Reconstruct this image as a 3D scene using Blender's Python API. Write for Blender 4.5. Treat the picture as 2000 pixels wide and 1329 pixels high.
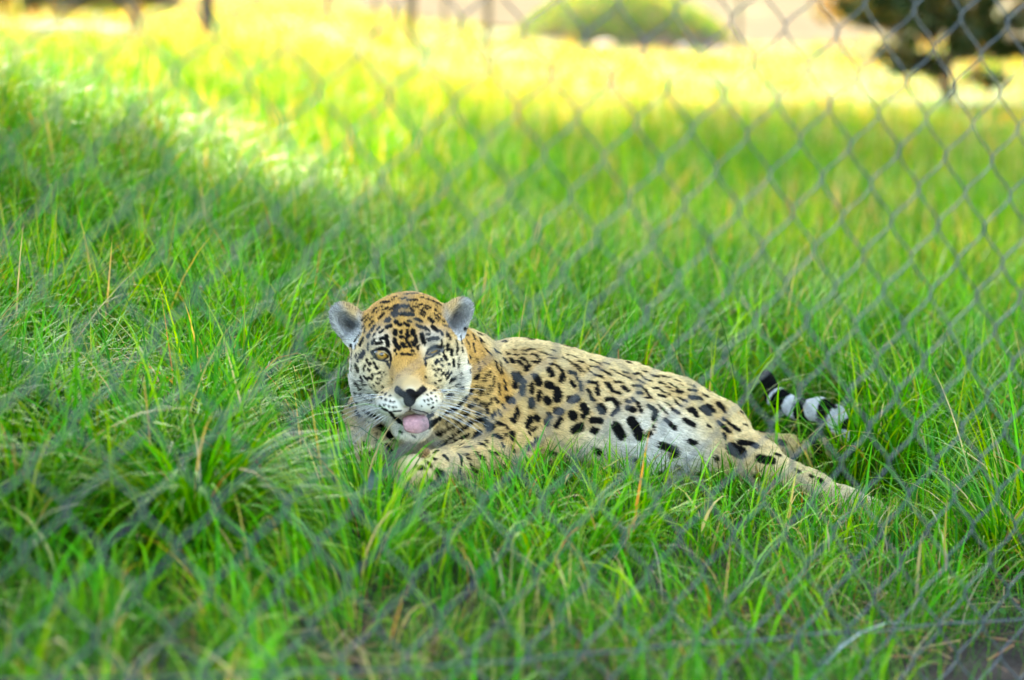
import bpy, math, os, random
import numpy as np
from mathutils import Vector, Matrix
from mathutils.bvhtree import BVHTree

for _o in list(bpy.data.objects):
    bpy.data.objects.remove(_o, do_unlink=True)
SC = bpy.context.scene
COL = SC.collection
rng = np.random.default_rng(7)
random.seed(7)

# ---------------------------------------------------------------- camera, world, sun, exposure
FPX = 4722.0                      # focal length in pixels of the 2000 px wide photograph (85 mm on 36 mm)
CAM_H = 1.0
PITCH = math.atan(704.5 / FPX)
SP, CP = math.sin(PITCH), math.cos(PITCH)
cam_d = bpy.data.cameras.new('camera')
cam = bpy.data.objects.new('camera', cam_d); COL.objects.link(cam)
cam.location = (0, 0, CAM_H)
cam.rotation_euler = (math.pi / 2 - PITCH, 0, 0)
cam_d.sensor_width = 36.0
cam_d.lens = 85.0
cam_d.clip_end = 2000.0
cam_d.dof.use_dof = True
cam_d.dof.focus_distance = 4.72
cam_d.dof.aperture_fstop = 2.3
cam_d.dof.aperture_blades = 9
SC.camera = cam

SUN_EL = math.radians(40)
SUN_AZ = math.atan2(-0.16, 0.99)            # behind the far grass, a little to one side
sun_dir = Vector((math.sin(SUN_AZ) * math.cos(SUN_EL), math.cos(SUN_AZ) * math.cos(SUN_EL), math.sin(SUN_EL)))
world = bpy.data.worlds.new('World'); SC.world = world
world.use_nodes = True
wn = world.node_tree
sky = wn.nodes.new('ShaderNodeTexSky')
sky.sky_type = 'NISHITA'; sky.sun_disc = False
sky.sun_elevation = SUN_EL; sky.sun_rotation = SUN_AZ
sky.air_density = 1.0; sky.dust_density = 1.5; sky.ozone_density = 1.0
bg = wn.nodes['Background']
bg.inputs['Strength'].default_value = 0.15
wn.links.new(sky.outputs['Color'], bg.inputs['Color'])
sun_d = bpy.data.lights.new('sun', 'SUN')
sun_d.energy = 2.8; sun_d.angle = math.radians(0.53); sun_d.color = (1.0, 0.93, 0.80)
sun = bpy.data.objects.new('sun', sun_d); COL.objects.link(sun)
sun.rotation_euler = sun_dir.to_track_quat('Z', 'Y').to_euler()
sun.location = sun_dir * 60
SC.view_settings.view_transform = 'Standard'
SC.view_settings.look = 'None'
SC.view_settings.exposure = 3.45
SC.view_settings.gamma = 1.0
SC.view_settings.use_white_balance = True      # the photograph is balanced for the shade
SC.view_settings.white_balance_temperature = 7600
SC.view_settings.white_balance_tint = 6
SC.view_settings.use_curve_mapping = False
SC.cycles.use_denoising = True
SC.cycles.max_bounces = 8
SC.cycles.transparent_max_bounces = 4
SC.cycles.sample_clamp_indirect = 8.0

# ---------------------------------------------------------------- helpers
def W(px, py, t):
    """photo pixel at camera depth t (m) -> world point"""
    x = (px - 1000.0) / FPX * t
    u = (664.5 - py) / FPX * t
    return np.array([x, t * CP + u * SP, CAM_H - t * SP + u * CP])

def project(P):
    P = np.asarray(P, dtype=np.float64)
    y, z = P[..., 1], P[..., 2] - CAM_H
    t = y * CP - z * SP
    u = y * SP + z * CP
    return 1000 + P[..., 0] / t * FPX, 664.5 - u / t * FPX, t

def tag(o, label=None, cat=None, group=None, kind=None):
    if label: o['label'] = label
    if cat: o['category'] = cat
    if group: o['group'] = group
    if kind: o['kind'] = kind
    return o

def link(name, data, mat=None, parent=None):
    o = bpy.data.objects.new(name, data)
    COL.objects.link(o)
    if mat is not None and data is not None and len(data.materials) == 0:
        data.materials.append(mat)
    if parent is not None: o.parent = parent
    return o

def mesh_np(name, verts, faces, cols=None, smooth=True):
    """verts (N,3); faces list of (M,k) int arrays; cols (N,3)"""
    me = bpy.data.meshes.new(name)
    verts = np.ascontiguousarray(verts, dtype=np.float32)
    faces = [np.asarray(f, dtype=np.int32) for f in faces if len(f)]
    me.vertices.add(len(verts)); me.vertices.foreach_set('co', verts.ravel())
    nl = sum(f.size for f in faces); nf = sum(len(f) for f in faces)
    me.loops.add(nl); me.polygons.add(nf)
    me.loops.foreach_set('vertex_index', np.concatenate([f.ravel() for f in faces]))
    starts, totals, c = [], [], 0
    for f in faces:
        k = f.shape[1]
        starts.append(c + np.arange(len(f)) * k); totals.append(np.full(len(f), k)); c += f.size
    me.polygons.foreach_set('loop_start', np.concatenate(starts).astype(np.int32))
    try:
        me.polygons.foreach_set('loop_total', np.concatenate(totals).astype(np.int32))
    except Exception:
        pass
    me.polygons.foreach_set('use_smooth', np.full(nf, bool(smooth)))
    if cols is not None:
        a = me.color_attributes.new('Col', 'FLOAT_COLOR', 'POINT')
        c4 = np.ones((len(verts), 4), np.float32); c4[:, :3] = cols
        a.data.foreach_set('color', c4.ravel())
    me.update(calc_edges=True)
    me.validate()
    return me

def tube(path, radii, sides=6, caps=True):
    """a tube along path (N,3); returns verts, [quads, tris]"""
    path = np.asarray(path, float); n = len(path)
    radii = np.broadcast_to(np.asarray(radii, float), (n,))
    tang = np.gradient(path, axis=0); tang /= np.linalg.norm(tang, axis=1)[:, None] + 1e-12
    ref = np.array([0.31, 0.17, 0.93]);
    if abs(tang[0] @ ref) > 0.9: ref = np.array([0.9, 0.3, 0.1])
    nrm = np.zeros_like(path)
    v = ref - tang[0] * (ref @ tang[0])
    for i in range(n):
        v = v - tang[i] * (v @ tang[i]); v /= np.linalg.norm(v) + 1e-12
        nrm[i] = v
    bi = np.cross(tang, nrm)
    a = np.arange(sides) / sides * 2 * np.pi
    V = path[:, None] + radii[:, None, None] * (np.cos(a)[None, :, None] * nrm[:, None] + np.sin(a)[None, :, None] * bi[:, None])
    V = V.reshape(-1, 3)
    i = np.arange(n - 1)[:, None] * sides; j = np.arange(sides)[None]; k = (j + 1) % sides
    Q = np.stack([i + j, i + k, i + sides + k, i + sides + j], -1).reshape(-1, 4)
    T = np.zeros((0, 3), int)
    if caps:
        c0, c1 = len(V), len(V) + 1
        V = np.vstack([V, path[:1], path[-1:]])
        jj = np.arange(sides); kk = (jj + 1) % sides
        T = np.vstack([np.stack([np.full(sides, c0), kk, jj], -1),
                       np.stack([np.full(sides, c1), (n - 1) * sides + jj, (n - 1) * sides + kk], -1)])
    return V, [Q, T]

def join(parts):
    """parts: list of (V, [Q, T])"""
    Vs, Qs, Ts, c = [], [], [], 0
    for V, F in parts:
        Vs.append(V)
        for f in F:
            if len(f): (Qs if f.shape[1] == 4 else Ts).append(np.asarray(f) + c)
        c += len(V)
    return np.vstack(Vs), [np.vstack(Qs) if Qs else np.zeros((0, 4), int), np.vstack(Ts) if Ts else np.zeros((0, 3), int)]

def smoothpath(pts, n):
    """Catmull-Rom through points (any dims)"""
    P = np.asarray(pts, float)
    P = np.vstack([2 * P[0] - P[1], P, 2 * P[-1] - P[-2]])
    m = len(P) - 3
    s = np.linspace(0, m - 1e-6, n); i = s.astype(int); f = (s - i)[:, None]
    a, b, c, d = P[i], P[i + 1], P[i + 2], P[i + 3]
    return 0.5 * (2 * b + (c - a) * f + (2 * a - 5 * b + 4 * c - d) * f ** 2 + (3 * b - a - 3 * c + d) * f ** 3)

def vnoise(x, y, seed=0):
    """cheap smooth 2-D value noise in -1..1"""
    x = np.asarray(x, float); y = np.asarray(y, float)
    xi, yi = np.floor(x).astype(np.int64), np.floor(y).astype(np.int64)
    fx, fy = x - xi, y - yi
    fx = fx * fx * (3 - 2 * fx); fy = fy * fy * (3 - 2 * fy)
    def h(a, b):
        n = (a * 374761393 + b * 668265263 + seed * 974711) & 0x7fffffff
        n = ((n ^ (n >> 13)) * 1274126177) & 0x7fffffff
        return ((n ^ (n >> 16)) & 0xffff) / 32767.5 - 1
    return (h(xi, yi) * (1 - fx) + h(xi + 1, yi) * fx) * (1 - fy) + (h(xi, yi + 1) * (1 - fx) + h(xi + 1, yi + 1) * fx) * fy

def G(x, y):
    """ground height"""
    x = np.asarray(x, float); y = np.asarray(y, float)
    z = -0.24 * np.tanh(x / 2.1)
    z = z + 0.025 * vnoise(x * 1.7, y * 1.3, 1) * np.clip((y - 2) / 4, 0.2, 1) + 0.05 * vnoise(x * .35, y * .3, 2) * np.clip((y - 5.5) / 6, 0, 1)
    t = np.clip((-.3 - x) / 1.9, 0, 1) * 1.0; u = np.clip((y - 4.5) / 3.0, 0, 1)
    z = z + 0.40 * t * t * (3 - 2 * t) * u * u * (3 - 2 * u) * (1 - .62 * np.clip((y - 9) / 6, 0, 1))          # a bank rising on one side
    z = z - 0.045 * np.exp(-(((x - 0.28) / 0.42) ** 2 + ((y - 5.02) / 0.32) ** 2))
    return z

def ramp_mat(name, rough=0.8, spec=0.3):
    m = bpy.data.materials.new(name); m.use_nodes = True
    b = m.node_tree.nodes['Principled BSDF']
    b.inputs['Roughness'].default_value = rough
    b.inputs['Specular IOR Level'].default_value = spec
    return m, m.node_tree, b

def plain(name, col, rough=0.7, metal=0.0, spec=0.4, var=0.25, scale=20.0, bump=0.0, bscale=60.0):
    """base colour broken up by noise, with optional fine relief"""
    m, nt, b = ramp_mat(name, rough, spec)
    b.inputs['Metallic'].default_value = metal
    tc = nt.nodes.new('ShaderNodeTexCoord')
    nz = nt.nodes.new('ShaderNodeTexNoise'); nz.inputs['Scale'].default_value = scale; nz.inputs['Detail'].default_value = 6
    cr = nt.nodes.new('ShaderNodeValToRGB')
    c = np.array(col)
    cr.color_ramp.elements[0].position = 0.3; cr.color_ramp.elements[1].position = 0.7
    cr.color_ramp.elements[0].color = (*(c * (1 - var)), 1); cr.color_ramp.elements[1].color = (*np.clip(c * (1 + var), 0, 1), 1)
    nt.links.new(tc.outputs['Object'], nz.inputs['Vector'])
    nt.links.new(nz.outputs['Fac'], cr.inputs['Fac']); nt.links.new(cr.outputs['Color'], b.inputs['Base Color'])
    if bump:
        n2 = nt.nodes.new('ShaderNodeTexNoise'); n2.inputs['Scale'].default_value = bscale; n2.inputs['Detail'].default_value = 8
        bp = nt.nodes.new('ShaderNodeBump'); bp.inputs['Strength'].default_value = bump; bp.inputs['Distance'].default_value = 0.02
        nt.links.new(tc.outputs['Object'], n2.inputs['Vector'])
        nt.links.new(n2.outputs['Fac'], bp.inputs['Height']); nt.links.new(bp.outputs['Normal'], b.inputs['Normal'])
    return m

def leaf_mat(name, rough=0.4, spec=0.5, trans=0.45, tint=(1.75, 1.25, 0.5)):
    """blades and leaves: colour from the mesh, part of the light passes through"""
    m, nt, b = ramp_mat(name, rough, spec)
    at = nt.nodes.new('ShaderNodeAttribute'); at.attribute_name = 'Col'
    nt.links.new(at.outputs['Color'], b.inputs['Base Color'])
    tr = nt.nodes.new('ShaderNodeBsdfTranslucent')
    mu = nt.nodes.new('ShaderNodeMix'); mu.data_type = 'RGBA'; mu.blend_type = 'MULTIPLY'; mu.inputs['Factor'].default_value = 1.0
    nt.links.new(at.outputs['Color'], mu.inputs['A']); mu.inputs['B'].default_value = (*tint, 1)
    nt.links.new(mu.outputs['Result'], tr.inputs['Color'])
    mx = nt.nodes.new('ShaderNodeMixShader'); mx.inputs['Fac'].default_value = trans
    nt.links.new(b.outputs['BSDF'], mx.inputs[1]); nt.links.new(tr.outputs['BSDF'], mx.inputs[2])
    nt.links.new(mx.outputs['Shader'], nt.nodes['Material Output'].inputs['Surface'])
    return m

# ---------------------------------------------------------------- ground
def build_ground():
    xs = np.concatenate([-np.geomspace(400, 4, 26), np.arange(-3.9, 3.95, 0.1), np.geomspace(4, 400, 26)])
    ys = np.concatenate([-np.geomspace(60, 1, 8), np.arange(0, 9, 0.1), np.geomspace(9, 900, 60)])
    X, Y = np.meshgrid(xs, ys)
    Z = G(X, Y)
    V = np.stack([X, Y, Z], -1).reshape(-1, 3)
    ny, nx = X.shape
    i = np.arange(ny - 1)[:, None] * nx + np.arange(nx - 1)[None]
    Q = np.stack([i, i + 1, i + nx + 1, i + nx], -1).reshape(-1, 4)
    m, nt, b = ramp_mat('soil', 0.95, 0.2)
    tc = nt.nodes.new('ShaderNodeTexCoord')
    n1 = nt.nodes.new('ShaderNodeTexNoise'); n1.inputs['Scale'].default_value = 9; n1.inputs['Detail'].default_value = 10; n1.inputs['Roughness'].default_value = 0.7
    cr = nt.nodes.new('ShaderNodeValToRGB')
    e = cr.color_ramp.elements
    e[0].position = 0.35; e[0].color = (0.010, 0.007, 0.005, 1); e[1].position = 0.72; e[1].color = (0.050, 0.034, 0.023, 1)
    nt.links.new(tc.outputs['Object'], n1.inputs['Vector']); nt.links.new(n1.outputs['Fac'], cr.inputs['Fac'])
    # turf and thatch colour away from the trodden strip by the fence
    n2 = nt.nodes.new('ShaderNodeTexNoise'); n2.inputs['Scale'].default_value = 1.3; n2.inputs['Detail'].default_value = 8
    c2 = nt.nodes.new('ShaderNodeValToRGB'); e = c2.color_ramp.elements
    e[0].position = 0.35; e[0].color = (0.045, 0.085, 0.012, 1); e[1].position = 0.7; e[1].color = (0.16, 0.17, 0.045, 1)
    nt.links.new(tc.outputs['Object'], n2.inputs['Vector']); nt.links.new(n2.outputs['Fac'], c2.inputs['Fac'])
    sx = nt.nodes.new('ShaderNodeSeparateXYZ'); nt.links.new(tc.outputs['Object'], sx.inputs[0])
    mr = nt.nodes.new('ShaderNodeMapRange'); mr.inputs['From Min'].default_value = 6.0; mr.inputs['From Max'].default_value = 11.0
    nt.links.new(sx.outputs['Y'], mr.inputs['Value'])
    mx = nt.nodes.new('ShaderNodeMix'); mx.data_type = 'RGBA'
    nt.links.new(mr.outputs['Result'], mx.inputs['Factor']); nt.links.new(cr.outputs['Color'], mx.inputs['A']); nt.links.new(c2.outputs['Color'], mx.inputs['B'])
    nt.links.new(mx.outputs['Result'], b.inputs['Base Color'])
    n3 = nt.nodes.new('ShaderNodeTexNoise'); n3.inputs['Scale'].default_value = 70; n3.inputs['Detail'].default_value = 8
    bp = nt.nodes.new('ShaderNodeBump'); bp.inputs['Strength'].default_value = 0.9; bp.inputs['Distance'].default_value = 0.02
    nt.links.new(tc.outputs['Object'], n3.inputs['Vector']); nt.links.new(n3.outputs['Fac'], bp.inputs['Height']); nt.links.new(bp.outputs['Normal'], b.inputs['Normal'])
    tag(link('ground', mesh_np('ground', V, [Q]), m), 'dark bare soil and turf under the grass', 'ground', kind='structure')
build_ground()

# ---------------------------------------------------------------- chain-link fence (lattice measured from the photograph)
FO = np.array([0.2459348, 0.49224889, 3.62580689]); FU = np.array([0.08908034, -0.00319437, 0.06702856]); FV = np.array([-0.01036594, -0.11389764, 0.01273943])
def cam2world(c):
    return np.array([c[0], c[2] * CP + c[1] * SP, -c[2] * SP + c[1] * CP])
FK = 0.86                            # fabric of 70 mm mesh: sets how far off the fence stands
FO = cam2world(FO) * FK + np.array([0, 0, CAM_H]); FU = cam2world(FU) * FK; FV = cam2world(FV) * FK
FN = np.cross(FU, FV); FN /= np.linalg.norm(FN)
def build_fence():
    mat = plain('galvanised_wire', (0.050, 0.066, 0.074), rough=0.5, metal=0.25, var=0.3, scale=40, bump=0.15, bscale=300)
    root = bpy.data.objects.new('chain_link_fence', None); COL.objects.link(root)
    foot = FO + 9.9 * FV
    root.location = foot
    tag(root, 'grey galvanised chain link fence with tension wire in front of the jaguar', 'fence')
    R = 0.00145
    r0, r1 = -12.5, 9.9            # lattice rows from the top to the foot
    meshes = []
    for phase in (0, 1):
        pts = []
        kk = np.arange(math.ceil(r0 * 2), math.floor(r1 * 2) + 1)
        for k in kk:                 # a bend at every half row, left and right in turn
            left = (k % 2 == 0) ^ (phase == 1)
            c = -0.008 if left else 0.508
            s = -1 if left else 1
            for dr, dc, dn in ((-.19, -.165, -.6), (-.075, -.035, -1.0), (-.025, 0.0, -.4), (.025, 0.0, .4), (.075, -.035, 1.0), (.19, -.165, .6)):
                cc = c + dc * s * (1.0)
                pts.append(cc * FU + (k / 2 + dr) * FV + FN * R * dn * 1.15 * s)
        V, F = tube(np.array(pts), R, 6)
        meshes.append(mesh_np('fence_wire', V, F))
    for k in range(-44, 60):
        o = link('wire', meshes[k % 2], mat, root)
        # hand-tensioned fabric: each wire sits a hair out of line
        o.location = FO + (k / 2) * FU - foot + FN * rng.normal(0, 0.0015) + FV * rng.normal(0, 0.012)
    ends = (FO - 22 * FU, FO + 30 * FU)
    # tension wire, tied along the foot of the fabric
    n = 90
    s = np.linspace(0, 1, n)[:, None]
    tw = [(-400, 1342), (650, 1312), (1000, 1290), (1300, 1263), (1650, 1236), (2000, 1207), (2500, 1160), (3100, 1105)]
    tp = []
    for px, py in tw:
        d = W(px, py, 1.0) - np.array([0, 0, CAM_H]); t = ((FO - np.array([0, 0, CAM_H])) @ FN) / (d @ FN)
        tp.append(np.array([0, 0, CAM_H]) + d * t)
    path = smoothpath(tp, n) + FN * 0.006 * np.sin(s * 60)
    V, F = tube(path - foot, 0.0015, 6)
    link('tension_wire', mesh_np('tension_wire', V, F), mat, root)
    steel = plain('post_steel', (0.22, 0.235, 0.24), rough=0.45, metal=0.6, var=0.2, scale=15)
    for c in (-20.5, 29.5):
        base = FO + c * FU + FN * 0.035
        top = FO + c * FU - 12.8 * FV + FN * 0.035
        base = base + (base - top) / np.linalg.norm(base - top) * ((base[2] - G(base[0], base[1])) + 0.25)
        V, F = tube(np.array([base, base * .5 + top * .5, top]) - foot, 0.030, 14)
        link('post', mesh_np('fence_tube', V, F), steel, root)
    V, F = tube(np.array([FO - 22 * FU - 12.6 * FV, FO + 4 * FU - 12.6 * FV, FO + 30 * FU - 12.6 * FV]) + FN * 0.022 - foot, 0.021, 12)
    link('rail', mesh_np('fence_tube', V, F), steel, root)
build_fence()
# ---------------------------------------------------------------- jaguar: a sculpted distance field turned into one skin
def nrm3(v):
    v = np.asarray(v, float); return v / np.linalg.norm(v)
HE = W(794, 690, 4.62)                                  # point between the eyes
HF = nrm3((0.02, -1.0, -0.06))                          # where the head points
HU = np.array([-0.075, 0, 1.0]); HU = nrm3(HU - HF * (HU @ HF))
HR = np.cross(HU, -HF) * -1.0
HR = np.cross(HF, HU); HR = nrm3(HR)                    # to the picture's right seen from the camera
if HR[0] < 0: HR = -HR
HM = np.stack([HR, HF, HU])                             # rows: local axes
def HL(a, b, c): return HE + a * HR + b * HF + c * HU

def smin(a, b, k):
    h = np.clip(0.5 + 0.5 * (b - a) / k, 0, 1)
    return b + (a - b) * h - k * h * (1 - h)
def smax(a, b, k): return -smin(-a, -b, k)
BOX = [None]
def far(a, b, r):
    """a shape too far from the points in hand to matter"""
    if BOX[0] is None: return False
    lo_, hi_ = BOX[0]
    return bool(((np.minimum(a, b) - r - .09 > hi_) | (np.maximum(a, b) + r + .09 < lo_)).any())
def sd_ell(P, c, r, rot=None):
    if rot is None and far(np.asarray(c), np.asarray(c), np.asarray(r)): return np.full(len(P), 1.0, np.float32)
    q = P - np.asarray(c, np.float32)
    if rot is not None: q = q @ np.asarray(rot, np.float32).T
    r = np.asarray(r, np.float32)
    k0 = np.sqrt(((q / r) ** 2).sum(-1)); k1 = np.sqrt(((q / (r * r)) ** 2).sum(-1)) + 1e-9
    return k0 * (k0 - 1) / k1
def sd_cone(P, a, b, ra, rb):
    a = np.asarray(a, np.float32); b = np.asarray(b, np.float32); ab = b - a
    if far(a, b, max(ra, rb)): return np.full(len(P), 1.0, np.float32)
    h = np.clip(((P - a) @ ab) / (ab @ ab), 0, 1)
    return np.sqrt(((P - a - h[..., None] * ab) ** 2).sum(-1)) - (ra + (rb - ra) * h)
def rotz(deg):
    """turn in the plane of the face (about the forward axis)"""
    a = math.radians(deg); return np.array([[math.cos(a), 0, math.sin(a)], [0, 1, 0], [-math.sin(a), 0, math.cos(a)]])

TORSO = [(W(945, 800, 5.04), .125), (W(1010, 803, 5.02), .133), (W(1090, 812, 5.04), .130), (W(1200, 832, 5.08), .126), (W(1300, 852, 5.12), .116), (W(1385, 878, 5.14), .098)]
HIND = [(W(1395, 868, 5.10), .088), (W(1468, 899, 5.03), .047), (W(1548, 938, 4.99), .030), (W(1590, 951, 4.96), .0245), (W(1650, 982, 4.92), .022), (W(1700, 1000, 4.89), .025)]
TAIL = [(W(1425, 870, 5.20), .040), (W(1520, 890, 5.27), .030), (W(1610, 885, 5.32), .026), (W(1652, 850, 5.34), .024), (W(1636, 817, 5.35), .023), (W(1600, 800, 5.37), .022), (W(1553, 797, 5.41), .021), (W(1515, 775, 5.45), .020), (W(1496, 740, 5.48), .015)]
ARM_N = [(W(955, 820, 4.92), .085), (W(985, 893, 4.84), .056), (W(905, 912, 4.72), .047), (W(850, 924, 4.64), .039), (W(800, 930, 4.59), .038)]
ARM_F = [(W(730, 835, 4.95), .068), (W(712, 865, 4.86), .050), (W(702, 885, 4.76), .037), (W(698, 896, 4.70), .035)]

def sdf_head(P):
    q = (P - HE.astype(np.float32)) @ HM.T.astype(np.float32)
    d = sd_ell(q, (0, -.105, .006), (.092, .105, .088))
    d = smin(d, sd_ell(q, (0, -.040, .008), (.064, .052, .056)), .03)
    for s in (-1, 1):
        d = smin(d, sd_ell(q, (s * .046, -.026, .020), (.027, .026, .017)), .02)
        d = smin(d, sd_ell(q, (s * .070, -.070, -.038), (.041, .058, .050)), .03)
        d = smin(d, sd_ell(q, (s * .066, -.085, -.090), (.044, .052, .062)), .035)
        d = smin(d, sd_ell(q, (s * .046, -.005, -.050), (.030, .035, .030)), .03)
    d = smin(d, sd_cone(q, (0, -.03, -.004), (0, .068, -.046), .038, .027), .022)
    d = smin(d, sd_ell(q, (0, .078, -.055), (.028, .026, .020)), .014)
    for s in (-1, 1):
        d = smin(d, sd_ell(q, (s * .030, .064, -.078), (.034, .040, .027)), .012)
    d = smin(d, sd_ell(q, (0, -.03, -.118), (.058, .070, .045)), .03)
    chin = smin(sd_ell(q, (0, .040, -.142), (.036, .044, .022)), sd_ell(q, (0, .0, -.135), (.045, .05, .030)), .02)
    d = smin(d, chin, .014)
    # parted mouth
    d = smax(d, -sd_ell(q, (0, .072, -.1125), (.042, .050, .0085)), .006)
    # nose leather with nostril hollows
    n = smin(sd_ell(q, (0, .098, -.056), (.025, .014, .013)), sd_ell(q, (0, .097, -.071), (.013, .013, .012)), .012)
    d = smin(d, n, .006)
    for s in (-1, 1):
        d = smax(d, -sd_ell(q, (s * .0155, .113, -.064), (.0075, .008, .0045), rotz(-s * 25)), .003)
        # eye openings: one open, one almost shut
        hgt = .0076 if s < 0 else .0020
        d = smax(d, -sd_ell(q, (s * .049, .004, -.001 if s < 0 else -.004), (.0185, .022, hgt), rotz(s * 16)), .004)
        # ears: cupped
        ex, ez = (.110, .046) if s < 0 else (.098, .040)
        ear = sd_ell(q, (s * ex, -.112, ez), (.029, .022, .044), rotz(-s * 38))
        ear = smin(ear, sd_ell(q, (s * (ex - .020), -.105, ez - .026), (.028, .022, .032), rotz(-s * 25)), .02)
        ear = smax(ear, -sd_ell(q, (s * (ex + .005), -.088, ez + .002), (.020, .024, .034), rotz(-s * 38)), .008)
        d = smin(d, ear, .014)
    return d

def sdf_body(P):
    neck = sd_cone(P, HL(0, -.115, -.02), W(862, 772, 4.95), .100, .135)
    d = smin(neck, sd_ell(P, W(845, 825, 4.92), (.140, .13, .125)), .05)
    d = smin(d, sd_ell(P, W(905, 765, 4.99), (.085, .12, .115)), .05)
    d = smin(d, sd_ell(P, W(938, 812, 4.93), (.066, .13, .120)), .04)
    d = smin(d, sd_ell(P, W(735, 830, 4.95), (.050, .11, .10)), .04)
    for arm in (ARM_N, ARM_F):
        for (a, ra), (b, rb) in zip(arm[:-1], arm[1:]):
            d = smin(d, sd_cone(P, a, b, ra, rb), .022)
    for c, dr, ln in ((ARM_N[-1][0], np.array([-.8, -.6, -.12]), .040), (ARM_F[-1][0], np.array([-.25, -1, -.12]), .034)):
        dr = nrm3(dr); side = nrm3(np.cross(dr, (0, 0, 1)))
        for k in (-1.5, -.5, .5, 1.5):
            d = smin(d, sd_cone(P, c + side * k * .017, c + dr * (ln - abs(k) * .008) + side * k * .018 + np.array([0, 0, -.010]), .0165, .0145), .008)
    t = None
    for (a, ra), (b, rb) in zip(TORSO[:-1], TORSO[1:]):
        s = sd_cone(P, a, b, ra, rb); t = s if t is None else smin(t, s, .05)
    t = smin(t, sd_ell(P, W(1225, 868, 4.99), (.13, .09, .085)), .05)         # belly rolled towards the fence
    hind = None
    for (a, ra), (b, rb) in zip(HIND[:-1], HIND[1:]):
        s = sd_cone(P, a, b, ra, rb); hind = s if hind is None else smin(hind, s, .03)
    hind = smin(hind, sd_ell(P, W(1340, 876, 5.02), (.075, .07, .075)), .04)
    c = HIND[-1][0]; dr = nrm3((.85, -.45, -.12)); side = nrm3(np.cross(dr, (0, 0, 1)))
    for k in (-1.5, -.5, .5, 1.5):
        hind = smin(hind, sd_cone(P, c + side * k * .014, c + dr * (.045 - abs(k) * .008) + side * k * .016 + np.array([0, 0, -.01]), .016, .013), .008)
    t = smin(t, hind, .028)
    t = smin(t, sd_cone(P, W(1410, 880, 5.18), W(1540, 872, 5.20), .05, .022), .03)   # the other hind foot
    for (a, ra), (b, rb) in zip(TAIL[:-1], TAIL[1:]):
        t = smin(t, sd_cone(P, a, b, ra, rb), .012)
    return smin(d, t, .022)

def sdf(P):
    P = np.asarray(P, np.float32)
    BOX[0] = (P.min(0), P.max(0))
    skip_head = far(HE, HE, .24)
    d = sdf_body(P)
    BOX[0] = None
    if skip_head: return d
    near = np.flatnonzero(((P - HE.astype(np.float32)) ** 2).sum(1) < .33 ** 2)
    if len(near): d[near] = smin(sdf_head(P[near]), d[near], .03)
    return d

def sdf_chunks(P, n=60000):
    return np.concatenate([sdf(P[i:i + n]) for i in range(0, len(P), n)]) if len(P) else np.zeros(0, np.float32)

def surface_nets(lo, hi, h, cf=4):
    nc = np.ceil((hi - lo) / (h * cf)).astype(int)
    ax = [lo[i] + (np.arange(nc[i]) + 0.5) * h * cf - 0.5 * h for i in range(3)]
    C = np.stack(np.meshgrid(*ax, indexing='ij'), -1).reshape(-1, 3).astype(np.float32)
    dc = sdf_chunks(C).reshape(nc)
    near = np.abs(dc) < h * cf * 1.5
    D = np.repeat(np.repeat(np.repeat(dc, cf, 0), cf, 1), cf, 2)
    act = np.flatnonzero(np.repeat(np.repeat(np.repeat(near, cf, 0), cf, 1), cf, 2))
    n = np.array(D.shape)
    I = np.stack(np.unravel_index(act, D.shape), -1)
    D.ravel()[act] = sdf_chunks((lo + I * h).astype(np.float32))
    S = D < 0
    cnt = np.zeros(n - 1, np.uint8)
    corners = [(i, j, k) for i in (0, 1) for j in (0, 1) for k in (0, 1)]
    for i, j, k in corners:
        cnt += S[i:n[0] - 1 + i, j:n[1] - 1 + j, k:n[2] - 1 + k]
    cells = np.stack(np.nonzero((cnt > 0) & (cnt < 8)), -1)
    vals = np.stack([D[cells[:, 0] + i, cells[:, 1] + j, cells[:, 2] + k] for i, j, k in corners], -1)
    acc = np.zeros((len(cells), 3)); w = np.zeros(len(cells))
    ca = np.array(corners, float)
    for a in range(8):
        for b in range(a + 1, 8):
            if np.abs(ca[a] - ca[b]).sum() != 1: continue
            m = (vals[:, a] < 0) != (vals[:, b] < 0)
            t = vals[m, a] / (vals[m, a] - vals[m, b])
            acc[m] += ca[a] + t[:, None] * (ca[b] - ca[a]); w[m] += 1
    V = lo + (cells + acc / w[:, None]) * h
    ids = np.full(n - 1, -1, np.int32); ids[tuple(cells.T)] = np.arange(len(cells))
    quads = []
    for axis in range(3):
        sl0 = [slice(1, -1)] * 3; sl1 = [slice(1, -1)] * 3
        sl0[axis] = slice(0, n[axis] - 1); sl1[axis] = slice(1, n[axis])
        a, b = S[tuple(sl0)], S[tuple(sl1)]
        E = np.stack(np.nonzero(a != b), -1)
        flip = a[tuple(E.T)]
        o = np.ones(3, int); o[axis] = 0; E = E + o
        u, v = [x for x in range(3) if x != axis]
        if axis == 1: u, v = v, u
        def cid(du, dv):
            c = E.copy(); c[:, u] -= du; c[:, v] -= dv; return ids[tuple(c.T)]
        q = np.stack([cid(1, 1), cid(0, 1), cid(0, 0), cid(1, 0)], -1)
        q[~flip] = q[~flip][:, ::-1]
        quads.append(q)
    return V, np.vstack(quads)

lo = np.array([-0.42, 4.36, -0.16]); hi = np.array([0.82, 5.58, 0.45])
JV, JQ = surface_nets(lo, hi, 0.0028)
def noise3(P, f, seed):
    return (vnoise(P[:, 0] * f + 3.1, P[:, 1] * f + P[:, 2] * f * .5, seed) + vnoise(P[:, 2] * f, P[:, 0] * f * .6 - P[:, 1] * f * .7, seed + 1) + vnoise(P[:, 1] * f, P[:, 2] * f + P[:, 0] * f * .3, seed + 2)) / 1.7

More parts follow.
